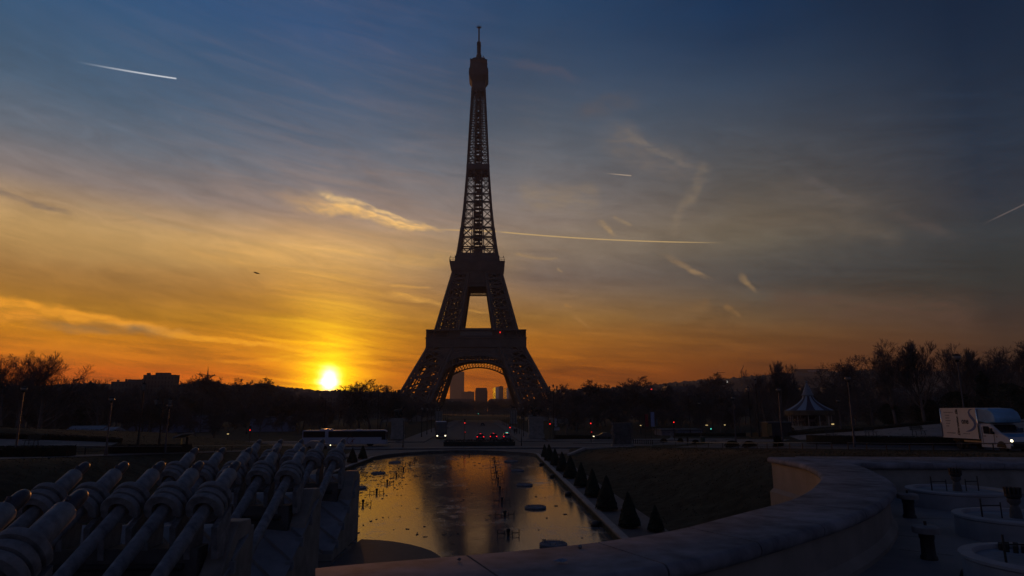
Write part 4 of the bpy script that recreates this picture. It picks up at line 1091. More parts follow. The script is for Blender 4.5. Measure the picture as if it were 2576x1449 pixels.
# clipped cones by the pool
def make_cone(seed):
    rr = random.Random(seed); t = thing('topiary_cone', 'x', 'topiary', group='clipped cones along the pool')
    a = MB(); a.tube([(0, 0, -.05), (0, 0, .12)], .09, 8); a.build('trunk', BARK, t)
    a = MB(); n, m = 26, 20; vs, fs = [], []
    for j in range(m+1):
        f = j/m; r = .36*(1-f)**.82*(1 if f > .06 else .86)+.012
        for i in range(n):
            q = 2*math.pi*i/n; k = 1+rr.gauss(0, .05)+.05*math.sin(q*3+f*8); vs.append((r*k*math.cos(q), r*k*math.sin(q), .05+.95*f+rr.gauss(0, .006)))
    for j in range(m):
        for i in range(n): fs.append((j*n+i, j*n+(i+1) % n, (j+1)*n+(i+1) % n, (j+1)*n+i))
    fs += [tuple(range(n-1, -1, -1)), tuple(range(m*n, m*n+n))]; a.add(vs, fs)
    for i in range(2600):
        f = 1-math.sqrt(rr.random()); q = rr.uniform(0, 6.28); r = .365*(1-f)**.82; c = Vector((r*math.cos(q), r*math.sin(q), .05+.95*f)); u = Vector((rr.gauss(0, 1), rr.gauss(0, 1), rr.gauss(0, 1))).normalized()*.016; v = u.orthogonal()*.6
        a.add([c-u, c-v, c+u, c+v], [(0, 1, 2, 3)])
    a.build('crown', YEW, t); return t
cp = [(1650, 1337, 1270), (1584, 1327, 1237), (1525.7, 1284, 1196), (1491.9, 1250, 1178), (1462, 1225, 1163), (1436, 1203, 1145), (1415, 1186, 1136), (1397.6, 1171, 1128), (1382.5, 1160, 1117), (1371, 1150, 1117)]
cw = ['nearest clipped cone, half hidden by the parapet', 'tallest clipped cone, second from the parapet', 'clipped cone, third from the parapet', 'clipped cone, fourth from the parapet', 'clipped cone, fifth from the parapet', 'clipped cone in the middle, sixth from the parapet',
      'clipped cone, fourth from the far end', 'clipped cone, third from the far end', 'clipped cone, second from the far end', 'farthest clipped cone at the pool corner']
c0 = None
for (x, yb, yt), l in zip(cp, cw):
    p = onz(x, yb, -.1); h = (aty(x, yt, p.y).z-p.z)
    if c0 is None: c0 = make_cone(2); c0.location = p; c0['label'] = l; c0.scale = (h*.92, h*.92, h)
    else: o = dup(c0, p, random.uniform(0, 6), (h*random.uniform(.84, .98), h*random.uniform(.84, .98), h), l); o.rotation_euler.x = random.uniform(-.035, .035); o.rotation_euler.y = random.uniform(-.035, .035)
for x, yb, yt, l in ((886, 1165, 1124), (912, 1155, 1120)) and [(886, 1165, 1126, 'clipped cone on the left walkway nearer the cannons'), (912, 1155, 1120, 'clipped cone on the left walkway nearer the bus')]:
    p = onz(x, yb, -.1); h = (aty(x, yt, p.y).z-p.z); dup(c0, p, random.uniform(0, 6), (h, h, h), l)

# hedges, shrubs
def hedge(pts, hpx, depth, label, name='hedge'):
    """clipped hedge following ground points given as pixels along its foot"""
    P = []
    for (x0, y0), (x1, y1) in zip(pts[:-1], pts[1:]):
        k = max(2, int(abs(x1-x0)/14))
        for i in range(k): P.append(base(x0+(x1-x0)*i/k, y0+(y1-y0)*i/k))
    P.append(base(*pts[-1])); a = MB(); secs = []
    rr = random.Random(len(P))
    for p in P:
        h = hpx*p.y/F; z = G(p.x, p.y)-.3; d = Vector((0, 1, 0)); j = lambda s=.06: rr.uniform(-s, s)
        secs.append([Vector((p.x, p.y+j(), z)), Vector((p.x, p.y+j(), z+.3+h*.92)), Vector((p.x, p.y+.12, z+.3+h+j(.04))), Vector((p.x, p.y+depth-.12, z+.3+h+j(.04))), Vector((p.x, p.y+depth, z+.3+h*.9)), Vector((p.x, p.y+depth, z))])
    ribbon(a, secs)
    n = int(len(P)*60)
    for i in range(n):
        q = rr.random()*(len(P)-1.001); k = int(q); p = P[k].lerp(P[k+1], q-k); h = hpx*p.y/F; zz = G(p.x, p.y)
        c = Vector((p.x, p.y-.02, zz+rr.uniform(0, h))) if rr.random() < .5 else Vector((p.x, p.y+rr.uniform(0, depth), zz+h+rr.uniform(-.02, .05)))
        u = Vector((rr.gauss(0, 1), rr.gauss(0, 1), rr.gauss(0, 1))).normalized()*.055; v = u.orthogonal()*.6; a.add([c-u, c-v, c+u, c+v], [(0, 1, 2, 3)])
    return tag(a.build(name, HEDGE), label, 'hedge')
hedge([(-40, 1151), (90, 1150), (166, 1149)], 24, 1.2, 'clipped dark hedge below the gravel path at the left frame edge')
hedge([(272, 1141), (370, 1140), (468, 1139)], 18, 1.2, 'long clipped dark hedge left of the bus shelter')
hedge([(2046, 1117), (2200, 1119), (2380, 1121), (2560, 1124)], 20, 1.4, 'long clipped dark hedge below the right hand benches')
hedge([(1700, 1098), (1850, 1098), (1930, 1097)], 8, 1.5, 'low dark hedge across the road right of the stone block', 'low_hedge')
hedge([(1395, 1104), (1470, 1104), (1535, 1103)], 9, 1.5, 'low dark hedge right of the statue pillar', 'low_hedge')
hedge([(-40, 1103), (130, 1106), (290, 1114)], 10, 1.2, 'dark hedge along the top of the left gravel path', 'low_hedge')
hedge([(1990, 1096), (2150, 1086), (2366, 1066)], 7, 1.0, 'dark hedge along the top of the right gravel path', 'low_hedge')
def shrub(px, py, wpx, hpx, label):
    p = base(px, py); k = p.y/F; w, h = wpx*k/2, hpx*k; rr = random.Random(int(px)); a = MB()
    for i in range(700):
        q = rr.uniform(0, 6.28); f = rr.random()**.6; z = rr.random(); r = f*math.sqrt(max(.02, 1-(z*.95)**2)); c = Vector((w*r*math.cos(q), w*.5*r*math.sin(q), h*z)); u = Vector((rr.gauss(0, 1), rr.gauss(0, 1), rr.gauss(0, 1))).normalized()*.10; v = u.orthogonal()*.6
        a.add([c-u, c-v, c+u, c+v], [(0, 1, 2, 3)])
    for i in range(9): q = i*.7; a.tube([(0, 0, 0), (w*.5*math.cos(q), w*.25*math.sin(q), h*.7)], [.03, .01], 5)
    o = a.build('shrub', HEDGE); o.location = p; return tag(o, label, 'shrub', 'low shrubs by the right road')
for q in [(1842, 1125, 40, 15, 'low dark shrub left of the second globe lamp'), (1886, 1125, 38, 14, 'low dark shrub right of the second globe lamp'), (1957, 1124, 26, 26, 'taller dark shrub at the foot of the globe lamp'), (1712, 1113, 16, 10, 'small dark shrub behind the rail near the bin'),
          (1940, 1085, 50, 13, 'dark shrub left of the carousel base'), (1983, 1088, 40, 14, 'dark shrub against the carousel base'), (1670, 1113, 20, 9, 'small dark shrub right of the bollards'), (1750, 1116, 18, 9, 'small dark shrub left of the green bin')]: shrub(*q)

def tufts():
    rr = random.Random(31); a = MB(); n = 0
    while n < 26000:
        y = 22+96*rr.random()**1.5; x = rr.choice((1, 1, -1))*rr.uniform(10, 15+y*.42)
        if x < 0: x -= 11
        if (y < 24 and x < 9.9) or abs(x-XC) < 15.3: continue
        if mnoise.noise(Vector((x*.25, y*.25, 3))) < -.12 and rr.random() < .8: continue
        z = G(x, y); h = rr.uniform(.03, .09); q = rr.uniform(0, 6.28); w = .02+.0006*y; c, s_ = math.cos(q)*w, math.sin(q)*w; lx, ly = rr.gauss(0, .04), rr.gauss(0, .04)
        a.add([(x-c, y-s_, z-.01), (x+c, y+s_, z-.01), (x+lx, y+ly, z+h)], [(0, 1, 2)]); n += 1
    struct(a.build('grass', mat('dry_blades', (.06, .058, .032), .9, .5, .4)), 'stuff')
tufts()

# ================================================================== SKYLINE
def ridge(name, pts, Y, depth, m, rough, seed):
    """hill: pixel profile of the crest, real slope in front and behind"""
    rr = random.Random(seed); vs, fs = [], []; n = 0; P = []
    for (x0, y0), (x1, y1) in zip(pts[:-1], pts[1:]):
        k = max(1, int((x1-x0)/5))
        for i in range(k): P.append((x0+(x1-x0)*i/k, y0+(y1-y0)*i/k))
    P.append(pts[-1])
    for x, y in P:
        c = aty(x, y, Y); j = rr.uniform(-rough, rough)
        for f, zf in ((-1, 0), (-.6, .35), (-.25, .85), (0, 1), (.5, .9), (1, 0)):
            vs.append((c.x*(1+f*depth/Y), Y+f*depth, (c.z+j*(zf == 1))*zf-.5*(zf == 0)))
    w = 6
    for i in range(len(P)-1):
        for j in range(w-1): fs.append((i*w+j, (i+1)*w+j, (i+1)*w+j+1, i*w+j+1))
    return struct(MB().add(vs, fs).build(name, m))
HILL = mat('wooded_hill', (0.04, 0.038, 0.036), 0.95, .4, .02)
ridge('hills', [(1380, 984), (1480, 978), (1560, 974), (1640, 968), (1690, 962), (1740, 957), (1800, 955), (1850, 949), (1900, 944), (1960, 940), (2000, 936), (2080, 936), (2140, 932), (2260, 930), (2400, 934), (2700, 938)], 1500, 380, HILL, 2.2, 4)
ridge('hills', [(-200, 968), (100, 970), (200, 964), (360, 966), (470, 966), (600, 968), (690, 970), (740, 976), (800, 981), (860, 983), (1000, 987), (1090, 992)], 1000, 240, HILL, 1.2, 9)
wm = {}
def facade(name, c, c2):
    m = bpy.data.materials.new(name); m.use_nodes = True; k = NT(m.node_tree); tc = k.n('ShaderNodeTexCoord'); s = k.n('ShaderNodeSeparateXYZ'); k.put(s.inputs[0], tc.outputs['Object'])
    hx = k.m('ADD', s.outputs[0], s.outputs[1]); fx = k.m('FRACT', k.m('DIVIDE', hx, 2.6)); fz = k.m('FRACT', k.m('DIVIDE', s.outputs[2], 3.2))
    wx = k.m('MULTIPLY', k.m('GREATER_THAN', fx, .32), k.m('LESS_THAN', fx, .72)); wz = k.m('MULTIPLY', k.m('GREATER_THAN', fz, .22), k.m('LESS_THAN', fz, .82))
    n = k.noise(tc.outputs['Object'], .15, 4); wall = k.mix(n, (*[x*.75 for x in c], 1), (*[x*1.2 for x in c], 1))
    p = k.n('ShaderNodeBsdfPrincipled'); k.put(p.inputs['Base Color'], k.mix(k.m('MULTIPLY', wx, wz), wall, (*c2, 1))); p.inputs['Roughness'].default_value = .75
    o = k.n('ShaderNodeOutputMaterial'); k.nt.links.new(p.outputs[0], o.inputs[0]); return m
FAC = facade('stone_facade', (.17, .155, .135), (.04, .04, .045)); FACD = facade('dark_facade', (.10, .09, .085), (.035, .035, .04))
def building(name, px0, px1, top, Y, depth, label, roof='mansard', m=None, rz=0.0, group=None, cat='building', chim=0, rr=random.Random(4)):
    a, b = aty(px0, 1030, Y), aty(px1, 1030, Y); w = b.x-a.x; H = aty((px0+px1)/2, top, Y).z; cx = (a.x+b.x)/2
    t = thing(name, label, cat, (cx, Y+depth/2, 0), rz, group); hw = H if roof == 'flat' else H*.82
    q = MB(); q.box((0, 0, hw/2), (w, depth, hw)); q.build('wall', m or FAC, t)
    r = MB()
    if roof == 'mansard': r.box((0, 0, hw+(H-hw)*.42), (w*1.01, depth*1.01, (H-hw)*.84), taper=.9); r.box((0, 0, H-(H-hw)*.08), (w*.88, depth*.88, (H-hw)*.16))
    elif roof == 'gable': r.prism([(-w/2, -depth/2, hw), (w/2, -depth/2, hw), (0, -depth/2, H)], (0, depth, 0))
    else: r.box((0, 0, H+.15), (w*1.015, depth*1.015, .5)); r.box((w*.12, 0, H+1.2), (w*.3, depth*.4, 1.8))
    ro = r.build('roof', ZINC, t)
    for i in range(chim):
        c = MB(); c.box((rr.uniform(-.45, .45)*w, rr.uniform(-.3, .3)*depth, H+.9), (rr.uniform(1.2, 3), 1.0, rr.uniform(1.8, 3.4))); c.build('chimney', FACD, ro)
    return t
bl = random.Random(12); x = -90; i = 0
while x < 960:
    w = bl.uniform(46, 84); tp = (978 if x < 300 else 976 if x < 650 else 990)+bl.uniform(-7, 8)
    building('apartment_building', x, x+w-2, tp, bl.uniform(560, 680), 16, 'one of the dim mansard-roofed apartment buildings behind the left trees', group='dim apartment buildings on the left', chim=3, m=bl.choice([FAC, FACD])); x += w
x = 1420
while x < 2300:
    w = bl.uniform(50, 88); tp = (990 if x < 1640 else 978)+bl.uniform(-7, 7)
    building('apartment_building', x, x+w-2, tp, bl.uniform(520, 640), 16, 'one of the dim mansard-roofed apartment buildings behind the right trees', group='dim apartment buildings on the right', chim=3, m=bl.choice([FAC, FACD])); x += w
building('tower_block', 352, 432, 944, 520, 8, 'wide flat-topped dark block rising above the left skyline', 'flat', FACD, chim=6)
building('flat_block', 272, 350, 961, 500, 8, 'lower flat-roofed block adjoining the wide dark block', 'flat', FACD, chim=5)
building('flat_block', 596, 668, 970, 560, 20, 'flat-roofed block under the pair of trees before the sun', 'flat', FACD, chim=2)
building('flat_block', 455, 540, 966, 540, 20, 'flat-roofed block below the thin spire', 'flat', FACD, chim=1)
p = aty(515, 1030, 500); z1 = aty(515, 924, 500).z; zb = aty(515, 958, 500).z
t = thing('church_spire', 'thin church spire between two bare trees on the left skyline', 'spire', (p.x, 500, 0))
a = MB(); a.box((0, 0, zb/2), (2.6, 2.6, zb)); a.build('belfry', FACD, t); a = MB(); a.lathe((0, 0, 0), [(1.6, zb), (.9, zb+(z1-zb)*.3), (.4, zb+(z1-zb)*.6), (.15, z1)], 8); a.build('spire', ZINC, t)
# far city seen through the arch
building('skyscraper', 1131, 1166.5, 935, 3000, 32, 'tall plain slab tower seen through the left of the arch', 'flat', FAR)
building('low_block', 1160, 1192, 985.5, 2400, 60, 'long low roofline at the foot of the slab tower', 'flat', FAR)
t = building('domed_school', 1195, 1226, 983, 1400, 24, 'square-roofed block in the middle of the arch at the end of the field', 'flat', facade('school_front', (.10, .095, .09), (.05, .05, .05)))
H = aty(1210, 983, 1400).z; a = MB(); a.box((0, 0, H+3), (26, 20, 7), taper=.9); a.build('dome', ZINC, t)
building('school_wing', 1112, 1194, 1003, 1405, 20, 'low wing left of the square-roofed block', 'mansard', FACD); building('school_wing', 1227, 1320, 1003, 1405, 20, 'low wing right of the square-roofed block', 'mansard', FACD)
SHINY = mat('sun_catching_cladding', (.6, .55, .5), .16, .1, .1, metal=.9)
for x0, x1, tp, lab, r in [(1243, 1254, 974, 'small block with sunlit roof edge through the arch', .45), (1254, 1265, 972, 'pale block next to the sunlit roof through the arch', .3), (1271, 1277, 976, 'narrow block with a sunlit edge through the arch', .5), (1278, 1296, 972, 'broad block right of the narrow sunlit one', .35), (1297, 1316, 972, 'broad block at the right rim of the arch', .35)]:
    building('office_block', x0, x1, tp, 2200, 70 if x0 in (1243, 1271) else 26, lab, 'flat', SHINY if x0 in (1243, 1271) else FAR, rz=.13)
building('flat_block', 1400, 1440, 980, 1300, 30, 'faint long roofline right of the tower foot', 'flat', FAR)
p0 = aty(1994, 930, 1530); p1 = aty(2079, 930, 1530); zz = aty(2036, 929, 1530).z
t = thing('hilltop_block', 'long flat building with a pale sign strip on the right hill', 'building', ((p0.x+p1.x)/2, 1530, zz-24)); a = MB(); a.box((0, 0, 12), (p1.x-p0.x, 18, 24)); a.build('wall', FACD, t); a = MB()
for i in range(9): a.box((-8+i*3.2, -9.3, 19.5), (2.2, .3, 3.0+(i % 3)*.6))
a.build('sign_strip', mat('pale_sign', (.4, .4, .42), .6, .2, .5), t)
for i, x in enumerate((2067, 2070.5, 2074)):
    p = aty(x, 940, 1440); zt = aty(x, 911, 1440).z; a = MB(); a.tube([(p.x, 1440, p.z-12), (p.x, 1440, zt)], [.5, .35], 5); tag(a.build('antenna_mast', DARK), f"thin mast on the right hill, {['left', 'middle', 'right'][i]} of three close together", 'mast', 'three thin masts on the hill')
def crane(px, yb, yt, ang, label):
    p = aty(px, yb, 1300); zt = aty(px, yt, 1300).z; h = zt-p.z+20; t = thing('crane', label, 'crane', (p.x, 1300, p.z-20)); a = MB(); a.beam((0, 0, 0), (0, 0, h), 1.2); a.build('tower', DARK, t); a = MB(); a.beam((-3*math.cos(ang), 0, h-3*math.sin(ang)), (14*math.cos(ang), 0, h+14*math.sin(ang)), 1.0); a.build('jib', DARK, t)
crane(1865, 946, 935, 1.1, 'small crane with raised jib on the right hill'); crane(1807, 958, 938, .05, 'small flat-jib crane left of the hill trees'); crane(1086, 988, 972, .1, 'tiny crane behind the left tower foot')
# far pavilions by the river
def pavil(name, px0, px1, y0, y1, Y, label, m):
    a, b = aty(px0, y1, Y), aty(px1, y1, Y); H = aty(px0, y0, Y).z; zb = 0
    t = thing(name, label, 'building', ((a.x+b.x)/2, Y, zb)); q = MB(); w = b.x-a.x; q.box((0, 0, H/2), (w, 8, H)); q.build('wall', m, t); q = MB(); q.box((0, 0, H+.15), (w+.6, 8.8, .3)); q.build('roof', ZINC, t)
    n = max(3, int(w/4))
    for i in range(min(n, 18)): q = MB(); q.box((-w/2+w*(i+.5)/n, -4.02, H*.55), (w/n*.5, .08, H*.16)); q.build('window', mat('dim_pane', (.10, .11, .15), .4, .2, 1), t)
PALE = mat('pale_cladding', (.19, .21, .29), .6, .2, .3)
pavil('river_pavilion', 322, 452, 1060, 1074, 222, 'long low pale building behind the left lamps', PALE); pavil('river_pavilion', 453, 517, 1046, 1074, 224, 'taller pale block joined to the long low building', PALE)
pavil('river_pavilion', 640, 735, 1051, 1062, 226, 'low pale building under the sun behind the cannons', PALE)
pavil('quay_kiosk', 1696, 1755, 1082, 1097, 170, 'low pale kiosk across the road left of a globe lamp', PALE); pavil('quay_kiosk', 1655, 1690, 1082, 1097, 172, 'small grey kiosk beside the red signal, right of the flags', mat('grey_panel', (.2, .19, .22), .7, .2, .5))

# ================================================================== STATUES, CAROUSELS
def pylon(px0, px1, ytop, Y, label, hstat, flip=1):
    a, b = aty(px0, 1060, Y), aty(px1, 1060, Y); w = b.x-a.x; zt = aty(px0, ytop, Y).z; c = (a.x+b.x)/2
    t = thing('statue_pillar', label, 'monument', (c, Y, .14)); zt -= .14
    q = MB(); q.box((0, 0, .5), (w*1.12, w*1.12, 1.0)); q.box((0, 0, zt/2+.3), (w, w, zt-.8)); q.box((0, 0, zt-.12), (w*1.12, w*1.12, .5)); q.box((0, 0, zt+.2), (w*.95, w*.95, .2)); q.build('pillar', CONC, t)
    q = MB(); s = hstat/3.6; z = zt+.3
    def L(pts, rs, n=8): q.tube([(x*s*flip, y*s, z+zz*s) for x, y, zz in pts], [r*s for r in rs], n)
    L([(-1.1, 0, 1.55), (-.7, 0, 1.62), (0, 0, 1.58), (.6, 0, 1.68), (.95, 0, 1.85)], [.28, .46, .44, .48, .36], 12)
    L([(.8, 0, 1.85), (1.1, 0, 2.35), (1.25, 0, 2.75)], [.34, .24, .17]); L([(1.15, 0, 2.78), (1.45, 0, 2.62), (1.75, 0, 2.4)], [.15, .17, .10])
    for x, y in ((-.85, .2), (-.75, -.2), (.65, .2)): L([(x, y, 1.4), (x+.1, y, .85), (x-.05, y, .4), (x+.05, y, 0)], [.2, .13, .09, .11])
    L([(.75, -.2, 1.45), (1.05, -.2, 1.0), (.85, -.2, .65)], [.18, .12, .08]); L([(-1.1, 0, 1.65), (-1.4, 0, 1.4), (-1.45, 0, .8)], [.08, .12, .04])
    L([(.2, -.75, 0), (.25, -.7, .85), (.3, -.65, 1.0), (.3, -.65, 1.6), (.32, -.65, 1.85)], [.14, .16, .24, .28, .12]); L([(.32, -.65, 1.85), (.33, -.66, 2.2)], [.15, .12]); L([(.3, -.65, 1.65), (.65, -.5, 1.9), (.95, -.25, 2.15)], [.1, .08, .07]); L([(.5, -.9, 0), (.4, -.75, .9)], [.12, .15]); L([(-.1, -.7, .2), (-.05, -.7, 2.8)], [.03, .03])
    q.box((.1*s, 0, z+.02), (3.0*s, 1.6*s, .14)); q.build('horse_statue', BRONZE, t, True)
pylon(1330, 1365.5, 1051, 153, 'stone pillar with horse and warrior statue right of the bridge', 3.6, -1); pylon(987, 1016, 1055, 153, 'stone pillar with horse and warrior statue left of the bridge', 3.4, 1)
pylon(1283, 1300, 1034, 330, 'far statue pillar at the right end of the bridge', 3.4, -1); pylon(1095, 1112, 1036, 330, 'far statue pillar at the left end of the bridge', 3.4, 1)
# carved stone block on the lawn edge
p = base(1565, 1124); k = p.y/F; t = thing('carved_block', 'bulky carved stone group on a plinth at the lawn edge', 'sculpture', p)
a = MB(); w = 50*k; h = 58*k; a.box((0, 0, .2), (w*1.05, 2.2, .5)); a.build('plinth', CONC, t)
a = MB(); rr = random.Random(3); n = 16; secs = []
for j in range(n+1):
    z = .4+(h-.4)*j/n; n2 = 20; ring = []
    for i in range(n2):
        q = 2*math.pi*i/n2; e = .42; cx = abs(math.cos(q))**e*math.copysign(1, math.cos(q)); cy = abs(math.sin(q))**e*math.copysign(1, math.sin(q))
        b = 1+.11*mnoise.noise(Vector((cx*1.7, cy*1.7, z*1.1+4)))+.09*math.sin(q*6+z*1.3); ring.append(Vector((w*.46*cx*b*(.97 if j % 5 else 1.04), .85*cy*b, z)))
    secs.append(ring)
ribbon(a, secs); a.build('carving', mat('dark_carved_stone', (.09, .088, .09), .85, .35, 2, bump=.5), t, True, angle=35)
CSTR = None
def stripes():
    m = bpy.data.materials.new('striped_canvas'); m.use_nodes = True; k = NT(m.node_tree); tc = k.n('ShaderNodeTexCoord'); s = k.n('ShaderNodeSeparateXYZ'); k.put(s.inputs[0], tc.outputs['Object'])
    a = k.m('FRACT', k.m('ADD', k.m('MULTIPLY', k.m('ARCTAN2', s.outputs[0], s.outputs[1]), 8/6.28318), .24)); f = k.m('GREATER_THAN', a, .5)
    p = k.n('ShaderNodeBsdfPrincipled'); k.put(p.inputs['Base Color'], k.mix(f, (.22, .28, .35, 1), (.05, .04, .06, 1))); p.inputs['Roughness'].default_value = .6
    o = k.n('ShaderNodeOutputMaterial'); k.nt.links.new(p.outputs[0], o.inputs[0]); return m
CSTR = stripes()
CANV = mat('pale_canvas', (.20, .225, .26), .7, .15, 2)
def carousel(px, ytip, yeave, ybase, wpx, Y, label, m1, m2):
    p = base(px, 1040, Y); k = ((p-CAM).dot(fwd))/F; R0 = wpx/2*k; z0 = aty(px, ybase, Y).z; ze = aty(px, yeave, Y).z-z0; zt = aty(px, ytip, Y).z-z0
    t = thing('carousel', label, 'carousel', (p.x, Y, z0)); d = zt-ze
    a = MB(); a.lathe((0, 0, 0), [(R0*.95, -1.5), (R0*.95, .35), (R0*.9, .4)], 32); a.build('platform', CONC, t)
    a = MB(); prof = [(R0, ze)]
    for i in range(1, 9): f = i/8; prof.append((R0*(1-f)**1.55+R0*.22*f, ze+d*.52*f))
    a.lathe((0, 0, 0), prof, 48, cap=False); a.build('lower_roof', m1, t)
    a = MB(); a.lathe((0, 0, 0), [(R0*.22, ze+d*.50), (R0*.25, ze+d*.53), (R0*.25, ze+d*.56), (R0*.21, ze+d*.6), (R0*.12, ze+d*.8), (R0*.03, ze+d*.97), (.02, ze+d*.98)], 32); a.ball((0, 0, ze+d*1.02), R0*.045, 6); a.build('top_roof', m2, t, True, angle=35)
    a = MB(); a.lathe((0, 0, 0), [(R0*1.0, ze-.02), (R0*1.03, ze-.1), (R0*1.03, ze-.75), (R0*.98, ze-.8), (R0*.98, ze-.1)], 40); a.build('valance', mat('gilded_valance', (.09, .07, .045), .6, .4, 2), t)
    a = MB(); a.lathe((0, 0, 0), [(R0*.3, .3), (R0*.3, ze-.1)], 16); a.build('centre_drum', mat('dark_panels', (.04, .035, .04), .6, .3, 2), t)
    for i in range(12): q = i*math.pi/6; a = MB(); a.tube([(R0*.88*math.cos(q), R0*.88*math.sin(q), .3), (R0*.88*math.cos(q), R0*.88*math.sin(q), ze-.2)], .05, 6); a.build('pole', CHROME, t)
    for i in range(9):
        q = i*.7+.2; x, y = R0*.62*math.cos(q), R0*.62*math.sin(q); a = MB(); T = (-math.sin(q), math.cos(q))
        def Q(u, z): return (x+T[0]*u, y+T[1]*u, z)
        a.tube([Q(-.5, 1.2), Q(0, 1.25), Q(.45, 1.35)], [.2, .24, .2], 8); a.tube([Q(.4, 1.4), Q(.65, 1.85), Q(.9, 1.75)], [.14, .11, .06], 6)
        for u in (-.4, .4): a.tube([Q(u, 1.1), Q(u+.12, .6)], [.08, .05], 5)
        a.tube([Q(0, .4), Q(0, ze-.2)], .03, 5); a.build('wooden_horse', mat('painted_horse', (.12, .10, .10), .5, .4, 3), t)
carousel(2036, 962, 1032, 1078, 112, 100, 'carousel with striped conical roof in the right park', CSTR, CANV)
carousel(1404, 1012, 1026, 1056, 50, 300, 'distant pale-roofed carousel right of the statue pillar', CANV, CANV)

# ================================================================== STREET LAMPS, SIGNALS, SIGNS
POST = mat('lamp_post_paint', (.03, .031, .032), .7, .3, 4, spec=.2)
POSTG = mat('grey_lamp_post', (.065, .065, .075), .5, .3, 4)
def lamp(bx, by, tx, ty, kind, label, Y=None, grp='street lamps'):
    p = base(bx, by, Y); h = aty(tx, ty, p.y).z-p.z; s = max(.8, h/7)
    t = thing('street_lamp', label, 'street lamp', p, 0, grp); a = MB(); r = .042*(1+h/14)
    a.lathe((0, 0, 0), [(r*2.1, -.2), (r*2.1, .5), (r*1.5, .65), (r*1.3, 1.4), (r, 1.6), (r*.75, h*.93)], 10); a.build('post', POSTG if kind == 'globe' else POST, t, True, angle=40)
    if kind == 'globe':
        q = MB(); q.ball((0, 0, h-.26*s*.8), .26*s, 8, (1.15, 1.15, .85)); q.build('globe', GLOBE, t, True); q = MB(); q.lathe((0, 0, 0), [(.10*s, h-.55*s), (.16*s, h-.45*s), (.05, h-.40*s)], 10); q.lathe((0, 0, 0), [(.31*s, h-.1*s), (.2*s, h+.02), (.02, h+.06*s)], 12); q.build('cap', POST, t)
    elif kind in ('lantern', 'double', 'triple'):
        xs = {'lantern': [0], 'double': [-.75, .75], 'triple': [-.85, 0, .85]}[kind]; q = MB()
        if len(xs) > 1: q.beam((xs[0], 0, h-.75), (xs[-1], 0, h-.75), .07); q.tube([(xs[0], 0, h-.75), (0, 0, h-1.3), (xs[-1], 0, h-.75)], .03, 5); q.build('arm', POST, t)
        for x in xs:
            dz = .35 if (x == 0 and len(xs) == 3) else 0; l = MB(); l.lathe((x, 0, dz), [(.08, h-.75), (.13, h-.7), (.22, h-.25), (.20, h-.2)], 6); l.build('lantern', GLOBE, t); l = MB(); l.lathe((x, 0, dz), [(.25, h-.2), (.12, h-.06), (.03, h+.02), (.02, h+.1)], 6); l.build('lantern_cap', POST, t)
    elif kind == 'tee':
        q = MB(); q.beam((-.9, 0, h-.15), (.9, 0, h-.15), .08); q.build('arm', POST, t)
        for x in (-1, 1): q = MB(); q.box((x*1.0, 0, h-.12), (.75, .3, .16)); q.build('lamp_head', POST, t)
    elif kind == 'plain': q = MB(); q.lathe((0, 0, 0), [(r*.9, h*.93), (r*.9, h-.1), (.02, h)], 8); q.build('finial', POST, t)
    return t
for a in [(36.7, 1149.7, 60, 973, 'globe', 'leaning grey globe lamp at the left frame edge'), (265.5, 1146, 282, 999.7, 'globe', 'globe lamp standing between the two left hedges'), (346.5, 1121, 363, 962, 'lantern', 'tall slim lantern post catching orange sun below the dark block'),
          (400, 1116.5, 410, 1001, 'double', 'slim two-armed lantern post right of the orange-lit post'), (414.5, 1141, 426, 1016, 'globe', 'globe lamp behind the long left hedge'), (503, 1087.6, 511, 1001, 'plain', 'slim dark pole beside the pale block on the left'),
          (948.8, 1104, 952, 978, 'tee', 'tall post with T-shaped head behind the coach'), (815, 1104, 820, 1000, 'tee', 'tall twin-headed post right under the sun'), (1394, 1107, 1391, 971, 'triple', 'tall three-lantern post right of the tower'),
          (1737, 1096, 1730, 988, 'lantern', 'slim lantern post left of the first globe lamp on the right'), (1764, 1104, 1756, 1012, 'globe', 'globe lamp beside the green bin'), (1851.7, 1115, 1840, 997.7, 'globe', 'globe lamp standing in low shrubs'),
          (1891, 1100, 1880.5, 972, 'lantern', 'slim post with amber lantern left of the tallest dark post'), (1911, 1100, 1899, 953, 'lantern', 'tallest dark lantern post left of the carousel'), (1970, 1122, 1956.5, 976, 'globe', 'tall globe lamp just left of the carousel'),
          (2116, 1082, 2111.5, 1005, 'globe', 'small globe lamp right of the carousel'), (2150.6, 1124.4, 2124, 947, 'globe', 'tall leaning globe lamp before the crooked tree'), (2438, 1127, 2405.8, 892, 'globe', 'biggest globe lamp rising behind the van'),
          (1592, 1108, 1589.4, 1046, 'globe', 'small globe lamp right of the carved stone block'), (1013.6, 1128, 1014, 1058, 'plain', 'slim rusty pole in front of the left statue pillar'), (1311.8, 1123, 1310, 1057, 'plain', 'slim dark pole left of the right statue pillar')]: lamp(*a)
for i in range(9):
    for s, xx in ((-1, -17.5), (1, 8.3)):
        y = 165+i*17; x = xx-.0227*(y-139)
        px_l = 'left' if s < 0 else 'right'
        t = thing('bridge_lamp', f'{ORD[i]} slim lamp along the {px_l} pavement of the bridge', 'street lamp', (x, y, .15), 0, f'lamps along the {px_l} side of the bridge'); a = MB(); a.lathe((0, 0, 0), [(.14, 0), (.1, .8), (.07, 1), (.05, 6.4)], 6); a.build('post', POST, t); a = MB(); a.lathe((0, 0, 0), [(.06, 6.4), (.2, 6.8), (.22, 7), (.02, 7.2)], 6); a.build('lantern', GLOBE, t)
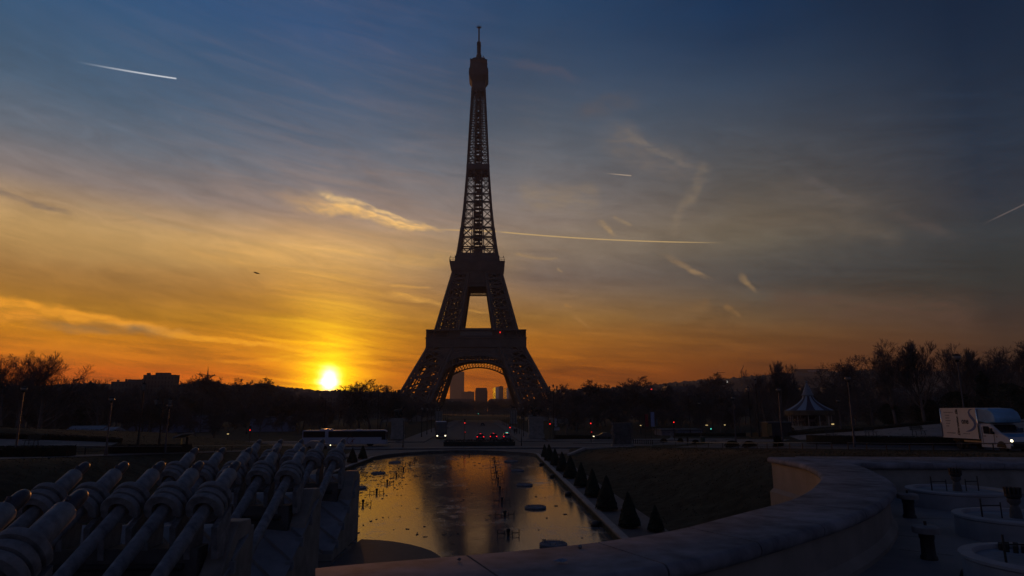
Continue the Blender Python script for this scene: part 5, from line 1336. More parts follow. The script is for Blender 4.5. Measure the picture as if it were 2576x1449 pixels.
def signal(bx, by, lx, ly, colour, label, Y=None, second=None):
    p = base(bx, by, Y); z = aty(lx, ly, p.y-.2).z-p.z; t = thing('traffic_light', label, 'traffic light', p, 0, 'traffic lights'); up = .3 if colour == 'red' else .9
    a = MB(); a.tube([(0, 0, 0), (0, 0, z+.5)], .06, 8); a.build('post', POST, t)
    a = MB(); a.box((0, -.08, z+(.5-up)+.1), (.34, .24, 1.05)); a.build('signal_box', BLACKP, t, bevel=.03)
    a = MB(); a.lathe((0, 0, 0), [(.13, 0), (.1, .04), (.01, .05)], 12)
    o = a.build('lit_lens', L_RED if colour == 'red' else L_GRN, t); o.location = (0, -.21, z); o.rotation_euler = (R(90), 0, 0)
    if second:
        z2 = aty(lx, second, p.y-.2).z-p.z; a = MB(); a.box((.12, -.06, z2-.05), (.22, .18, .5)); a.build('pedestrian_box', BLACKP, t); a = MB(); a.box((.12, -.16, z2+.08), (.12, .02, .16)); a.build('pedestrian_lens', emit('dim_red_signal', (1, .02, .02), .9), t)
signal(1169, 1096, 1170.7, 1064, 'red', 'red traffic light left of the queueing cars', 148, 1088); signal(1283, 1098, 1284, 1075.6, 'red', 'red signal above the taxi on the right kerb', 148); signal(1384, 1106, 1381.8, 1066.4, 'red', 'red traffic light beside the three-lantern post', 144); signal(1487, 1108, 1486, 1065, 'red', 'dim double red signal on the traffic island', 130, 1088)
signal(1789, 1098, 1787.5, 1079, 'green', 'green signal right of the first globe lamp', 165); signal(1697, 1110, 1694.4, 1062, 'red', 'dim red signal beside the small grey kiosk', 140); signal(423, 1128, 423, 1108.3, 'green', 'green signal left of the bus shelter', 118); signal(628, 1108, 627.3, 1082, 'red', 'red signal seen between the cannons', 135); signal(1203, 1060, 1203, 1040.8, 'green', 'far green signal in the middle of the bridge road', 330)
# round sign plates on the three-lantern post's neighbour
p = base(1398, 1107, 143); t = thing('sign_post', 'post with a column of pale round and arrow sign plates', 'sign', p); a = MB(); a.tube([(0, 0, 0), (0, 0, 4.6)], .04, 6); a.build('post', POST, t)
for i, yy in enumerate((1056, 1063, 1070)):
    z = aty(1398, yy, 143).z-p.z; a = MB(); a.lathe((0, 0, 0), [(.3, 0), (.3, .03)], 16); o = a.build('round_plate', mat('sign_back', (.3, .3, .32), .6, .15, 2), t); o.location = (.05, -.06, z); o.rotation_euler = (R(90), 0, 0)
for yy in (1077, 1081): z = aty(1398, yy, 143).z-p.z; a = MB(); a.box((.3, -.06, z), (1.2, .03, .24)); a.build('arrow_plate', MATS['sign_back'], t)
def pole_light(px, py, Y, label):
    c = aty(px, py, Y); g = G(c.x, Y); t = thing('path_light', label, 'street light', (c.x, Y, g), 0, 'small lit lights'); a = MB(); a.tube([(0, 0, 0), (0, 0, c.z-g)], .04, 6); a.build('post', POST, t); a = MB(); a.box((0, -.05, c.z-g), (.55 if 'wide' in label else .3, .2, .16)); a.build('lit_head', L_YEL, t)
pole_light(1611.6, 1070.3, 160, 'small warm light left of the flags'); pole_light(1777.7, 1069.6, 160, 'wide warm light above the green signal'); pole_light(1823, 1069, 150, 'small warm light left of the second globe lamp'); pole_light(2094.5, 1067, 96, 'small warm light at the carousel base'); pole_light(573.7, 1091.6, 130, 'small warm light left of the far cannons'); pole_light(1645.5, 1071, 165, 'small pale light behind the blue flag')
c = aty(1638, 979, 700); a = MB(); a.box((c.x, 700, c.z), (1.6, 1, 1.2)); a.tube([(c.x, 700.8, 0), (c.x, 700.8, c.z)], .3, 5); tag(a.build('warning_beacon', L_RED), 'red beacon glowing on the skyline right of the flags', 'light')
c = aty(1829, 960, 1150); a = MB(); a.box((c.x, 1150, c.z), (2.5, 1, 3.2)); tag(a.build('hill_floodlight', emit('hill_white', (1, .95, .85), .4)), 'white light spot on the right hill below the cranes', 'light')
def flag(px0, px1, y0, y1, Y, c, label):
    a, b = aty(px0, y0, Y), aty(px1, y1, Y); zt, zb = a.z, b.z; p = Vector((a.x, Y, G(a.x, Y))); t = thing('banner_flag', label, 'flag', p, 0, 'tall banner flags'); q = MB(); q.tube([(0, 0, 0), (0, 0, zt-p.z+.1)], .05, 6); q.build('pole', POST, t); q = MB(); w = b.x-a.x; vs, fs = [], []
    for j in range(9):
        for i in range(4): vs.append((.06+w*i/3, .06*math.sin(j*.9+i*1.5), (zt-p.z)-(zt-zb)*j/8))
    for j in range(8):
        for i in range(3): fs.append((j*4+i, j*4+i+1, j*4+i+5, j*4+i+4))
    q.add(vs, fs); q.build('cloth', mat(label.split()[1]+'_cloth', c, .8, .15, 2), t)
flag(1621, 1631, 1042, 1073, 150, (.22, .025, .035), 'tall red banner flag left of the pale blue one'); flag(1635.5, 1646.5, 1037, 1073, 150, (.22, .27, .45), 'tall pale blue banner flag right of the red one'); flag(1650, 1653, 1054, 1072, 155, (.10, .16, .2), 'narrow teal banner flag right of the pale blue one')
# rails
def rail(posts, hpx, label, second=.45):
    P = [base(x, y) for x, y in posts]; t = thing('low_rail', label, 'railing', (0, 0, 0)); h = .62
    for p in P: a = MB(); a.beam((p.x, p.y, p.z-.1), (p.x+.02, p.y, p.z+h), .06); a.build('post', POST, t)
    for f, w in ((1.0, .07), (second, .03)):
        if not f: continue
        a = MB(); a.tube([(p.x, p.y, p.z+h*f) for p in P], w*.55, 6); a.build('rail', mat('worn_rail', (.13, .12, .11), .35, .3, 6, metal=.3) if f == 1 else POST, t)
rail([(-30, 1151.5), (63, 1149), (146, 1146.5), (213, 1144.5), (279, 1142.5), (339, 1141), (397, 1140), (447, 1139.3), (497, 1137.5), (540, 1136), (583, 1134.5), (640, 1133), (700, 1131)], 13, 'long low rail along the left lawn')
rail([(1640, 1117), (1668, 1119), (1700, 1121), (1730, 1123.5), (1748, 1124.5)], 13, 'short curved rail right of the bollards', 0)
rail([(1752, 1124.6), (1782, 1126), (1817.6, 1127), (1836, 1127.5), (1857, 1128.5), (1880, 1129), (1905, 1129.5), (1930, 1130), (1957, 1130), (1987, 1130.3), (2019, 1130.8), (2055, 1131.2), (2093, 1131.8)], 13, 'low rail along the right lawn before the shrubs')
rail([(2134, 1132.5), (2181, 1133.5), (2231, 1134.5), (2289, 1135.5), (2349, 1136), (2417, 1136), (2500, 1136.5), (2590, 1137)], 13, 'low rail in front of the van')
bo0 = None
for i in range(10):
    p = base(1594+i*5.3, 1116+i*.25); l = f'{ORD[i]} short dark bollard from the carved stone block'
    if bo0 is None: a = MB(); a.lathe((0, 0, 0), [(.07, -.1), (.07, .7), (.09, .74), (.08, .82), (.02, .86)], 10); bo0 = a.build('bollard', POST, None, True, angle=40); bo0.location = p; tag(bo0, l, 'bollard', 'row of dark bollards')
    else: o = bo0.copy(); COL.objects.link(o); o.location = p; o['label'] = l
for i, (px, py) in enumerate([(1580+i*0, 1116) for i in range(0)]): pass
def bench(px, py, wpx, label):
    p = base(px, py); k = p.y/F; w = wpx*k; rz = 0.12 if px > 1288 else -.1
    t = thing('park_bench', label, 'bench', p, rz, 'park benches on the gravel paths'); a = MB(); M2 = mat('bench_wood', (.03, .035, .03), .7, .3, 5)
    for i in range(4): a.box((0, -.25+i*.13, .46), (w, .1, .04))
    a.build('seat', M2, t); a = MB()
    for i in range(3): a.box((0, .26+i*.03, .62+i*.13), (w, .035, .1))
    a.build('backrest', M2, t)
    for s in (-1, 1): a = MB(); a.tube([(s*w*.36, -.28, 0), (s*w*.33, -.2, .44), (s*w*.33, .2, .44), (s*w*.36, .26, 0)], .028, 6); a.tube([(s*w*.33, .2, .44), (s*w*.33, .34, .95)], .025, 6); a.build('leg', DARK, t)
for q in [(2312, 1096, 36, 'nearest bench on the right gravel path beside the van'), (2192, 1098, 30, 'middle bench on the right gravel path'), (2092, 1103, 27, 'farthest bench on the right gravel path'), (78, 1121, 34, 'lone bench on the left gravel path')]: bench(*q)
p = base(1768, 1117); a = MB(); a.lathe((0, 0, 0), [(.32, 0), (.36, .85), (.39, .9), (.36, 1.0)], 14); t = thing('litter_bin', 'dark green litter bin below the first globe lamp on the right', 'bin', p); a.build('body', mat('bin_green', (.02, .07, .06), .5, .3, 4), t); a = MB(); a.lathe((0, 0, 0), [(.4, 1.0), (.36, 1.08), (.02, 1.12)], 14); a.build('lid', BLACKP, t)
p = base(1730, 1113); a = MB(); a.lathe((0, 0, 0), [(.16, 0), (.2, .1), (.2, 1.0), (.24, 1.05), (.1, 1.2)], 12); tag(a.build('parking_post', POST), 'stubby dark post left of the green bin', 'post').location = p
p = base(1690, 1106); a = MB(); a.lathe((0, 0, 0), [(1.0, -.1), (.9, .15), (.3, .4), (.22, .5), (.2, 1.2), (.05, 1.3)], 16); tag(a.build('kerb_marker', CONC), 'pale marker post on a round dark foot by the road', 'post').location = p
# shelter, tents, stalls
def shelter(px0, px1, yr0, yr1, yb, label):
    a, b = base(px0, yb), base(px1, yb); Y = a.y; w = b.x-a.x; t = thing('bus_shelter', label, 'shelter', (a.x, Y, a.z)); z0, z1 = aty(px0, yr0, Y).z-a.z, aty(px1, yr1, Y).z-a.z
    q = MB(); q.prism([(-.4, -1.2, z0-.05), (w+.4, -1.2, z1-.05), (w+.4, -1.2, z1+.1), (-.4, -1.2, z0+.1)], (0, 2.6, 0)); q.build('roof', CONC, t)
    q = MB(); q.box((w*.45, 1.1, z0/2), (w*.8, .06, z0*.9)); q.build('glass_panel', GLASS, t); q = MB(); q.box((w*.3, -.1, z0*.45), (w*.24, .2, z0*.8)); q.build('poster_panel', emit('dim_poster', (.9, .55, .2), .022), t)
    for x in (0.05, w*.55, w-.05): q = MB(); q.tube([(x, 1.0, 0), (x, 1.0, z0)], .05, 6); q.build('post', POST, t)
shelter(455, 506, 1100, 1091, 1124, 'bus shelter with slanted roof behind the left cannons')
def tent(px0, px1, ye, yt, Y, label):
    a, b = aty(px0, ye, Y), aty(px1, ye, Y); g = G((a.x+b.x)/2, Y); ze, zt = a.z-g, aty(px0, yt, Y).z-g; w = b.x-a.x; t = thing('market_tent', label, 'tent', (a.x, Y, g), 0, 'grey tent roofs beyond the left path')
    q = MB(); q.prism([(0, -2, ze), (0, 0, zt), (0, 2, ze)], (w, 0, 0)); q.build('canopy', CANV, t)
    for x in (.1, w-.1):
        for y in (-1.9, 1.9): q = MB(); q.tube([(x, y, 0), (x, y, ze)], .05, 6); q.build('leg', POST, t)
    q = MB(); q.box((w/2, 1.2, ze*.45), (w*.95, .06, ze*.9)); q.build('back_wall', mat('dim_canvas', (.10, .10, .11), .8, .2, 2), t)
tent(180, 268, 1086, 1071, 92, 'long grey tent roof left of the second globe lamp'); tent(270, 300, 1085, 1074, 92, 'short pale tent roof right of the second globe lamp'); tent(340, 400, 1094, 1088, 118, 'low grey tent roof behind the orange-lit post')
p = base(1950, 1099); t = thing('ticket_kiosk', 'dark ticket kiosk with an amber side beside the tall lantern posts', 'kiosk', p); k = p.y/F
q = MB(); q.box((.3, 0, .95), (58*k, 2.2, 1.9)); q.build('body', mat('kiosk_dark', (.03, .03, .035), .6, .3, 3), t); q = MB(); q.box((.3, 0, 1.97), (62*k, 2.5, .14)); q.build('roof', ZINC, t); q = MB(); q.box((-58*k*.38, -1.13, 1.0), (58*k*.22, .06, 1.6)); q.build('side_panel', mat('amber_panel', (.22, .14, .05), .6, .2, 3), t)
t = thing('planter_box', 'long low planter box at the pavement edge before the cars', 'planter', onz(1206, 1120, .13)); q = MB(); q.box((0, 0, .3), (13.5, 1.0, .75)); q.build('box', mat('planter_wood', (.03, .032, .028), .8, .3, 3), t)
q = MB(); rr = random.Random(9)
for i in range(900):
    c = Vector((rr.uniform(-6.6, 6.6), rr.uniform(-.45, .45), .7+rr.random()*.35)); u = Vector((rr.gauss(0, 1), rr.gauss(0, 1), rr.gauss(0, 1))).normalized()*.09; v = u.orthogonal()*.6; q.add([c-u, c-v, c+u, c+v], [(0, 1, 2, 3)])
q.build('planting', HEDGE, t)
for i, (x, yb, yt) in enumerate([(1144, 1122, 1106), (1167, 1124, 1105), (1196, 1122, 1107)]):
    p = onz(x, yb, .13); h = aty(x, yt, p.y).z-p.z; a = MB(); a.tube([(0, 0, 0), (0, 0, h)], .04, 6); tag(a.build('slim_post', POST), f"slim dark post by the planter box, {['leftmost', 'middle', 'rightmost'][i]} of three", 'post', 'slim posts by the planter').location = p

# ================================================================== VEHICLES
def wheel(parent, x, y, r, w, nm='wheel'):
    a = MB(); n = 20; b0 = len(a.v); a.lathe((0, 0, 0), [(r*.62, -w/2), (r*.94, -w/2), (r, -w*.3), (r, w*.3), (r*.94, w/2), (r*.62, w/2)], n); o = a.build(nm, RUBBER, parent, True, angle=40); o.location = (x, y, r); o.rotation_euler = (R(90), 0, 0)
    a = MB(); a.lathe((0, 0, 0), [(r*.6, -w*.42), (r*.25, -w*.5), (r*.2, -w*.46), (r*.2, w*.46), (r*.25, w*.5), (r*.6, w*.42)], n); a.build('rim', CHROME, o, True, angle=40)
def extr(a, prof, y0, y1): a.prism([(x, y0, z) for x, z in prof], (0, y1-y0, 0)); return a
# long coach, side on, front to the right
pl_, pr_ = onz(763, 1123, .02), onz(968, 1123, .02); Lc = pr_.x-pl_.x; yb = (pl_.y+pr_.y)/2
coach = thing('coach', 'long white coach with dark windows and red emblem crossing behind the pool', 'bus', (pl_.x, yb, .02)); Hc = aty(865, 1082, yb).z-.02; D2 = 2.5
a = MB(); extr(a, [(0, .42), (0, Hc-.12), (.15, Hc), (Lc-.5, Hc), (Lc-.12, Hc-.25), (Lc, 1.3), (Lc, .42)], 0, D2); a.build('body', mat('coach_white', (.33, .36, .46), .4, .08, 1), coach, bevel=.06)
wt, wb = Hc-.2, Hc*.56; a = MB(); a.box((Lc*.14, -.015, (wt+wb)/2), (Lc*.26, .03, wt-wb)); a.build('window_band', GLASS, coach); a = MB(); a.box((Lc*.64, -.015, (wt+wb)/2), (Lc*.66, .03, wt-wb)); a.build('window_band', GLASS, coach)
a = MB(); a.box((Lc-.45, -.02, (wt+wb)/2-.25), (.75, .03, wt-wb+.5)); a.build('door', GLASS, coach); a = MB(); a.box((Lc+.005, D2/2, Hc*.62), (.03, D2*.9, Hc*.5)); a.build('windscreen', GLASS, coach)
a = MB(); a.box((Lc*.27, D2/2, Hc+.12), (Lc*.14, D2*.7, .22), taper=.9); a.build('roof_unit', WHITE, coach, bevel=.04); a = MB(); a.box((Lc*.66, D2/2, Hc+.06), (Lc*.06, D2*.5, .12)); a.build('roof_hatch', WHITE, coach)
for i in range(6): a = MB(); a.box((Lc*(.07+i*.155), -.012, Hc*.30), (.012, .03, Hc*.3)); a.build('hatch_seam', BLACKP, coach)
RED = mat('dull_red_emblem', (.16, .03, .035), .5, .2, 3)
a = MB(); R1 = Hc*.23; ex, ez = Lc*.575, Hc*.36; n = 26; vs, fs = [], []
for i in range(n+1):
    q = R(40)+R(260)*i/n
    for r in (R1, R1*.86): vs.append((ex+r*math.cos(q), -.02, ez+r*math.sin(q)))
for i in range(n): fs.append((2*i, 2*i+1, 2*i+3, 2*i+2))
a.add(vs, fs); s = R1*.95; fx = ex+R1*.55
a.add([(fx+s*u, -.021, ez+s*v) for u, v in [(-.62, .25), (0, .18), (.85, .55), (.25, .05), (.2, -.15), (.28, -.85), (.12, -.8), (.02, -.3), (-.55, -.75), (-.6, -.6), (-.12, -.1), (-.1, .08)]], [tuple(range(12))]); a.lathe((fx+s*.2, -.018, ez+s*.52), [(.001, 0), (s*.1, .001)], 10)
a.build('emblem', RED, coach)
for x in (Lc*.22, Lc*.80): wheel(coach, x, .16, .46, .3)
wheel(coach, Lc*.80, D2-.16, .46, .3); wheel(coach, Lc*.22, D2-.16, .46, .3)
a = MB(); a.tube([(Lc-.1, -.1, Hc*.86), (Lc+.25, -.25, Hc*.8), (Lc+.28, -.25, Hc*.6)], [.04, .06, .08], 6); a.build('mirror', BLACKP, coach)
# box van turning towards the camera
vb = base(2489, 1134); VY = vb.y; ks = 1.04
van = thing('box_van', 'white box van with cab-over box, blue S emblem and lit headlight on the right road', 'van', vb, 0, None)
th = R(-90); van.rotation_euler = (0, 0, th); van.scale = (ks, ks, ks)
# local: x forward, y to its left; the near side is y negative
bx0, bx1, bw, bz0, bz1 = -3.5, .55, 1.05, .92, 3.32
VW = mat('van_white', (.68, .60, .53), .42, .05, 2, spec=.5)
a = MB(); a.box(((bx0+bx1)/2, 0, (bz0+bz1)/2), (bx1-bx0, 2*bw, bz1-bz0)); a.build('box_body', VW, van, bevel=.05)
AL = mat('rounded_alloy_corner', (.8, .78, .75), .2, .05, 2, metal=1.0)
for x in (bx0-.01, bx1+.01): a = MB(); a.tube([(x, -bw-.005, bz0+.05), (x, -bw-.005, bz1-.05)], .05, 10); a.build('corner_rail', AL, van, True)
a = MB(); a.box(((bx0+bx1)/2, -bw-.012, bz1-.05), (bx1-bx0, .03, .10)); a.build('edge_rail', VW, van); a = MB(); a.box(((bx0+bx1)/2, -bw-.012, bz0+.04), (bx1-bx0, .03, .10)); a.build('edge_rail', VW, van)
a = MB(); extr(a, [(bx1+.03, 2.28), (bx1+.03, 3.30), (1.65, 3.25), (2.1, 3.0), (2.32, 2.55), (2.28, 2.2), (1.3, 2.14)], -bw*.98, bw*.98); a.build('overcab', mat('overcab_blue', (.10, .25, .44), .3, .5, .35, c2=(.16, .34, .52)), van, bevel=.08)
cab = MB(); prof = [(.62, .38), (.62, 2.12), (1.55, 2.14), (1.75, 2.05), (2.62, 1.42), (3.22, 1.16), (3.34, .95), (3.36, .40)]
n = len(prof); secs = []
for y, s in ((-.98, .94), (-.90, 1.0), (.90, 1.0), (.98, .94)): secs.append([Vector((x, y, .4+(z-.4)*s if z > 1 else z)) for x, z in prof])
ribbon(cab, secs); bn_ = MB(); bn_.add([(2.66, -.88, 1.415), (2.66, .88, 1.415), (3.20, .86, 1.185), (3.20, -.86, 1.185)], [(0, 1, 2, 3)]); bn_.build('bonnet', mat('bonnet_blue', (.10, .25, .44), .3, .1, 1), van)
cab.build('cab', mat('cab_paint', (.50, .53, .58), .3, .05, 2, spec=.6), van, bevel=.04)
a = MB(); a.add([(1.80, -.84, 2.01), (1.80, .84, 2.01), (2.60, .90, 1.46), (2.60, -.90, 1.46)], [(0, 1, 2, 3)]); a.v = [(x+.02, y, z+.03) for x, y, z in a.v]; a.build('windscreen', GLASS, van)
a = MB(); a.prism([(.95, -.985, 1.36), (.95, -.985, 1.92), (1.48, -.985, 1.92), (2.05, -.985, 1.46), (2.0, -.985, 1.34)], (0, -.012, 0)); dr = a.build('side_window', GLASS, van)
a = MB(); a.box((.80, -.99, 1.15), (.02, .02, 1.4)); a.box((1.95, -.995, .95), (.02, .02, .7)); a.box((1.38, -.995, .58), (1.15, .02, .02)); a.build('door_seam', BLACKP, van); a = MB(); a.box((1.02, -1.0, 1.18), (.22, .04, .05)); a.build('door_handle', BLACKP, van); a = MB(); a.box((2.2, -.995, 1.16), (.08, .03, .06)); a.build('side_marker', BLACKP, van)
for s in (-1, 1): a = MB(); a.tube([(1.95, s*.95, 1.5), (1.98, s*1.12, 1.52)], .03, 6); a.box((1.98, s*1.2, 1.58), (.12, .2, .42)); a.build('mirror', BLACKP, van, bevel=.03)
a = MB(); a.box((3.34, 0, .62), (.12, 1.5, .42)); a.build('grille', BLACKP, van, bevel=.02); a = MB(); a.box((3.30, 0, .42), (.2, 1.9, .24)); a.build('bumper', BLACKP, van, bevel=.04)
for s in (-1, 1):
    a = MB(); a.ball((3.28, s*.80, .90), .15, 8, (.6, 1.0, .75)); a.build('headlight', L_HEAD if s < 0 else emit('headlight_far', (1, .85, .55), 2.5), van, True)
a = MB(); a.ball((3.02, -.93, 1.12), .055, 6, (1.4, .6, .7)); a.build('side_lamp', emit('indicator_warm', (1, .85, .5), 5), van, True)
for x in (-1.9, 2.55): wheel(van, x, -.82, .36, .24); wheel(van, x, .82, .36, .24)
a = MB(); a.box((-.6, 0, .62), (5.2, 1.0, .28)); a.build('chassis', BLACKP, van); a = MB(); a.box((-.3, -.95, .72), (1.9, .06, .12)); a.build('side_guard', CHROME, van); a = MB(); a.lathe((2.55, -.99, .38), [(.44, 0)], 4) if False else a.box((-2.55, -.9, .5), (.06, .3, .35)); a.build('mudflap', RUBBER, van)
a = MB(); a.prism([(2.55+.46*math.cos(q), -.986, .40+.46*math.sin(q)) for q in [math.pi*i/10 for i in range(11)]], (0, -.006, 0)); a.build('wheel_arch', BLACKP, van)
INK = mat('dark_ink', (.035, .03, .03), .6, .1, 3); BLUE = mat('blue_ribbon', (.10, .15, .30), .5, .15, 1)
sy = -bw-.012
def text(body, x, z, size, rot=0.0, m=INK, nm='lettering', shear=0.0, sx=1.0):
    cu = bpy.data.curves.new(nm, 'FONT'); cu.body = body; cu.size = size; cu.extrude = .002; cu.offset = .014 if size > .2 else 0; cu.shear = shear; cu.align_x = 'CENTER'; cu.align_y = 'CENTER'
    o = bpy.data.objects.new(nm, cu); COL.objects.link(o); o.parent = van; o.location = (x, sy, z); o.rotation_euler = (R(90), -rot, 0); o.scale = (sx, 1, 1); cu.materials.append(m); dg = bpy.context.evaluated_depsgraph_get(); me = bpy.data.meshes.new_from_object(o.evaluated_get(dg)); q = bpy.data.objects.new(nm, me); COL.objects.link(q); q.parent = van; q.location = o.location; q.rotation_euler = o.rotation_euler; q.scale = o.scale; bpy.data.objects.remove(o); return q
wB, hB = bx1-bx0, bz1-bz0; fxp = lambda u: bx0+wB*u; fzp = lambda v: bz1-hB*v
text('one', fxp(.67), fzp(.44), .62, sx=.8); text('Dimension  Elan', fxp(.465), fzp(.45), .34, rot=R(90), shear=.3)
text('S U R F A C E', fxp(.67), fzp(.845), .13)
pts = [(.91, .04, .006), (.83, .07, .03), (.80, .15, .05), (.82, .24, .062), (.87, .33, .066), (.92, .42, .066), (.935, .52, .062), (.92, .60, .058), (.88, .67, .052), (.82, .72, .042), (.75, .755, .028), (.66, .77, .004)]
vs, fs = [], []
for i, (u, v, w) in enumerate(pts):
    a0, a1 = pts[max(0, i-1)], pts[min(len(pts)-1, i+1)]; dx, dz = (a1[0]-a0[0])*wB, -(a1[1]-a0[1])*hB; l = math.hypot(dx, dz); nx, nz = -dz/l, dx/l; ww = w*2.0
    vs += [(fxp(u)+nx*ww, sy-.002, fzp(v)+nz*ww), (fxp(u)-nx*ww, sy-.002, fzp(v)-nz*ww)]
for i in range(len(pts)-1): fs.append((2*i, 2*i+1, 2*i+3, 2*i+2))
MB().add(vs, fs).build('s_ribbon', BLUE, van)
a = MB(); rr = random.Random(2)
for v, w0, u0 in [(.15, .26, .10), (.25, .11, .13), (.34, .11, .13), (.43, .13, .13), (.52, .11, .13), (.61, .06, .13), (.84, .25, .12)]:
    u = u0
    while u < u0+w0: d = rr.uniform(.008, .02); a.box((fxp(u+d/2), sy, fzp(v)), (d*wB, .004, .05+.03*rr.random())); u += d+.006
a.build('small_print', mat('faded_ink', (.20, .16, .15), .6, .1, 3), van)
# queue of cars seen from behind
def car(px, py, label, c, taxi=False, lights=True, rz=0.0, Y=None, front=False, name='car'):
    p = onz(px, py, .03) if Y is None else base(px, py, Y); t = thing(name, label, 'taxi' if taxi else 'car', (p.x, p.y, .03), rz); L, w = 4.2, .88
    prof = [(0, .30), (-.02, .62), (.05, .92), (.25, 1.0), (.75, 1.42), (1.3, 1.5), (2.1, 1.46), (2.95, 1.0), (3.9, .86), (4.2, .62), (4.2, .28)]
    a = MB(); secs = []
    for y, s in ((-w, .9), (-w*.93, 1.0), (w*.93, 1.0), (w, .9)): secs.append([Vector((y*(.84 if z > 1.05 else 1), x, .3+(z-.3)*(s if z > .9 else 1))) for x, z in prof])
    ribbon(a, secs); a.build('body', mat('car_paint_'+str(int(c[0]*1000)), c, .3, .1, 2, spec=.6), t, bevel=.05)
    a = MB(); a.add([(-.62, .24, 1.04), (.62, .24, 1.04), (.54, .70, 1.40), (-.54, .70, 1.40)], [(0, 1, 2, 3)]); a.v = [(x, y-.035, z+.02) for x, y, z in a.v]; a.build('rear_window', GLASS, t)
    a = MB(); a.add([(-.62, 2.85, 1.06), (.62, 2.85, 1.06), (.54, 2.15, 1.42), (-.54, 2.15, 1.42)], [(3, 2, 1, 0)]); a.v = [(x, y+.03, z+.03) for x, y, z in a.v]; a.build('windscreen', GLASS, t)
    for s in (-1, 1):
        a = MB(); a.box((s*.72, -.02, .80), (.22, .08, .16)); a.build('tail_light', L_TAIL if lights and not (taxi and s > 0) else RED, t)
        a = MB(); a.box((s*.66, 4.2, .66), (.3, .06, .14)); a.build('headlight', L_HEAD if front else GLOBE, t)
        a = MB(); a.prism([(s*.80, .95, 1.04), (s*.72, 1.1, 1.38), (s*.72, 2.05, 1.38), (s*.80, 2.75, 1.04)], (s*.012, 0, 0)); a.build('side_window', GLASS, t)
    if lights: a = MB(); a.box((0, .62, 1.47), (.28, .06, .06)); a.build('brake_light', L_TAIL, t)
    a = MB(); a.box((0, -.05, .42), (1.5, .12, .2)); a.build('bumper', BLACKP, t); a = MB(); a.box((0, -.05, .66), (.5, .02, .11)); a.build('number_plate', mat('plate_white', (.5, .5, .5), .5, .1, 2), t)
    for y in (.75, 3.4):
        for s in (-1, 1):
            a = MB(); a.lathe((0, 0, 0), [(.2, -.1), (.31, -.1), (.31, .1), (.2, .1)], 16); o = a.build('wheel', RUBBER, t); o.location = (s*.80, y, .31); o.rotation_euler = (0, R(90), 0)
    if taxi:
        a = MB(); a.box((0, 1.35, 1.60), (.5, .2, .18)); a.build('roof_sign', BLACKP, t)
        for s in (-1, 1): a = MB(); a.box((s*.17, 1.24, 1.60), (.14, .03, .14)); a.build('roof_lamp', L_GRN, t)
    return t
car(1208.5, 1108, 'dark car with red tail lights, left of the queue at the crossing', (.02, .018, .02)); car(1241.5, 1107, 'dark car with red tail lights, in the middle of the queue', (.025, .015, .017)); car(1275.5, 1107, 'grey taxi with green roof lamps at the right of the queue', (.12, .125, .14), True, True)
car(1214, 1072, 'distant dark car on the bridge road', (.018, .018, .02), lights=False)
c = onz(1535, 1105, .03); car(1540, 1105, 'dark car with a small lit lamp half hidden by the carved stone block', (.02, .02, .026), lights=False, rz=R(90), front=True)
car(768, 1131, 'low pale car with one lit lamp among the cannon tips', (.2, .18, .17), lights=False, rz=R(-80), front=True)
# minibus coming off the bridge
p = onz(1110, 1104, .03); mb = thing('minibus', 'white-roofed coach with lit headlights coming off the bridge', 'bus', (p.x, p.y, .03), R(6)); k = (p-CAM).length/F; w = 27*k; h = 40*k
a = MB(); extr(a, [(0, .35), (-.05, 1.2), (.25, h-.15), (.5, h), (8.4, h), (8.5, .35)], -w/2, w/2); a.v = [(y, x, z) for x, y, z in a.v]; a.f = [tuple(reversed(f)) for f in a.f]; a.build('body', mat('bus_dark', (.06, .06, .075), .4, .1, 1), mb, bevel=.08)
a = MB(); a.box((0, 4.4, h+.02), (w*.98, 7.8, .22), taper=.94); a.build('roof', mat('bus_roof', (.45, .46, .5), .4, .1, 1), mb, bevel=.06); a = MB(); a.add([(-w*.44, -.05, 1.35), (w*.44, -.05, 1.35), (w*.42, .2, h-.35), (-w*.42, .2, h-.35)], [(0, 1, 2, 3)]); a.v = [(x, y-.04, z) for x, y, z in a.v]; a.build('windscreen', GLASS, mb)
for s in (-1, 1): a = MB(); a.box((s*w*.36, -.06, .72), (.26, .1, .2)); a.build('headlight', L_HEAD, mb); a = MB(); a.box((s*(w/2+.18), -.1, h*.66), (.14, .1, .5)); a.build('mirror', BLACKP, mb)
a = MB(); a.box((0, -.08, .45), (w*.9, .1, .18)); a.build('bumper', mat('bus_bumper', (.3, .3, .32), .5, .1, 2), mb)
for y in (1.3, 6.6):
    for s in (-1, 1): a = MB(); a.lathe((0, 0, 0), [(.25, -.12), (.42, -.12), (.42, .12), (.25, .12)], 16); o = a.build('wheel', RUBBER, mb); o.location = (s*(w/2-.15), y, .42); o.rotation_euler = (0, R(90), 0)

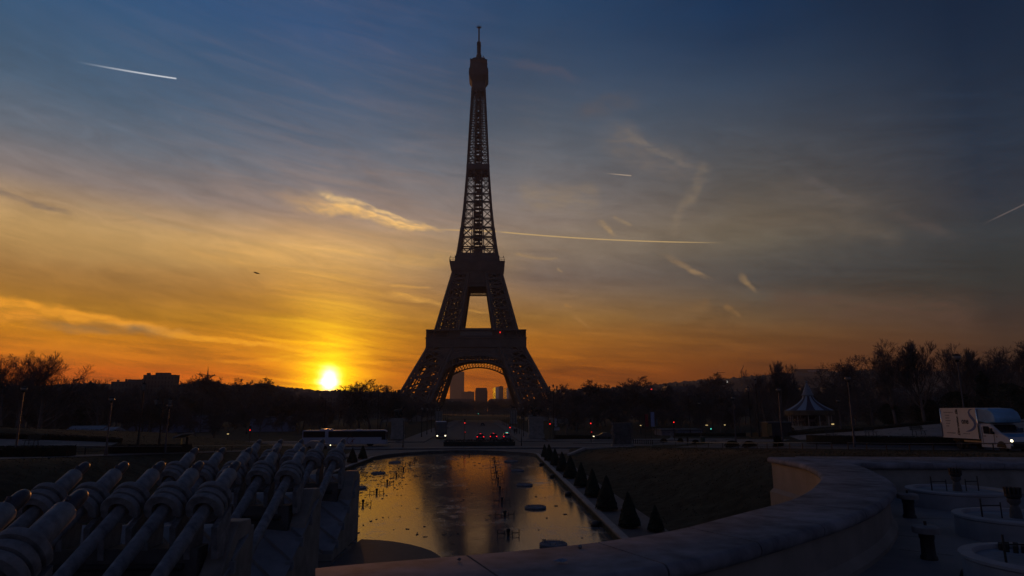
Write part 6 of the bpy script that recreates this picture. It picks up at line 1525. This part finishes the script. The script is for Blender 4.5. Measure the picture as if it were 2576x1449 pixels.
# ================================================================== PEOPLE, BIRD, SMOKE
def person(px, py, Y, label, st=.18, rz=0.0):
    p = aty(px, py, Y); V = [(0, 0, .92), (0, 0, 1.15), (0, 0, 1.42), (0, 0, 1.52), (0, -.01, 1.60), (0, -.01, 1.70), (.18, 0, 1.40), (.24, .04, 1.14), (.23, -.08, .90), (-.18, 0, 1.40), (-.24, -.04, 1.14), (-.23, .08, .90), (.09, -st*.3, .52), (.09, -st, .07), (.09, -st-.14, .04), (-.09, st*.3, .52), (-.09, st, .07), (-.09, st-.14, .04)]
    Rr_ = [.15, .14, .16, .06, .075, .09, .065, .05, .04, .065, .05, .04, .075, .05, .04, .075, .05, .04]
    Ed = [(0, 1), (1, 2), (2, 3), (3, 4), (4, 5), (2, 6), (6, 7), (7, 8), (2, 9), (9, 10), (10, 11), (0, 12), (12, 13), (13, 14), (0, 15), (15, 16), (16, 17)]
    me = bpy.data.meshes.new('person'); me.from_pydata(V, Ed, []); o = bpy.data.objects.new('person', me); COL.objects.link(o); me.materials.append(mat('dark_coat', (.02, .02, .024), .9, .3, 6))
    md = o.modifiers.new('skin', 'SKIN'); 
    for i, r in enumerate(Rr_): me.skin_vertices[0].data[i].radius = (r, r)
    me.skin_vertices[0].data[0].use_root = True; s = o.modifiers.new('sub', 'SUBSURF'); s.levels = s.render_levels = 1
    o.location = (p.x, Y, .15); o.rotation_euler = (0, 0, rz); return tag(o, label, 'person', 'pedestrians on the bridge pavement')
person(1294.5, 1080, 176, 'pedestrian in dark coat walking left of the pair on the bridge', .2, .3); person(1300, 1080, 179, 'pedestrian in dark coat walking right of the pair on the bridge', .12, -.3)
c = aty(645, 687, 60); a = MB(); a.tube([(-.28, 0, .02), (-.12, 0, 0), (.1, 0, .01), (.24, 0, .03), (.3, 0, .02)], [.01, .05, .06, .035, .008], 8)
for s in (-1, 1): a.add([(-.05, 0, .02), (.08, 0, .02), (-.02, s*.28, .09), (-.16, s*.45, .05), (-.14, s*.2, .06)], [(0, 1, 2, 3, 4)] if s > 0 else [(4, 3, 2, 1, 0)])
o = a.build('bird', DARK); o.location = c; o.rotation_euler = (R(10), R(14), .2); tag(o, 'small dark bird gliding in the sky left of the tower', 'bird')
def smoke():
    pts = [(1782, 945, 7), (1793, 938, 9), (1804, 931, 10), (1812, 924, 11), (1822, 917, 9), (1829, 911, 6)]; Y = 1250; a = MB()
    P = [aty(x, y, Y) for x, y, r in pts]; a.tube(P, [r*Y/F*.9 for _, _, r in pts], 16); a.f = [tuple(reversed(f)) for f in a.f]; o = a.build('smoke', None, None, True); o['kind'] = 'stuff'
    m = bpy.data.materials.new('smoke_vapour'); m.use_nodes = True; k = NT(m.node_tree); tc = k.n('ShaderNodeTexCoord'); n = k.noise(tc.outputs['Object'], .13, 4, .6); v = k.n('ShaderNodeVolumePrincipled'); v.inputs['Color'].default_value = (.6, .55, .6, 1); k.put(v.inputs['Density'], k.mr(n, .44, .64, 0, .022)); v.inputs['Anisotropy'].default_value = .2
    out = k.n('ShaderNodeOutputMaterial'); k.nt.links.new(v.outputs[0], out.inputs['Volume']); o.data.materials.append(m)
smoke()
def haze():
    a = MB(); a.box((0, 1700, 183.5), (5200, 4200, 372)); o = a.build('haze', None); o['kind'] = 'stuff'; o.display_type = 'WIRE'
    m = bpy.data.materials.new('morning_haze'); m.use_nodes = True; k = NT(m.node_tree); v = k.n('ShaderNodeVolumePrincipled'); v.inputs['Color'].default_value = (.86, .73, .56, 1); v.inputs['Density'].default_value = HAZE; v.inputs['Anisotropy'].default_value = .2
    out = k.n('ShaderNodeOutputMaterial'); k.nt.links.new(v.outputs[0], out.inputs['Volume']); o.data.materials.append(m)
haze()
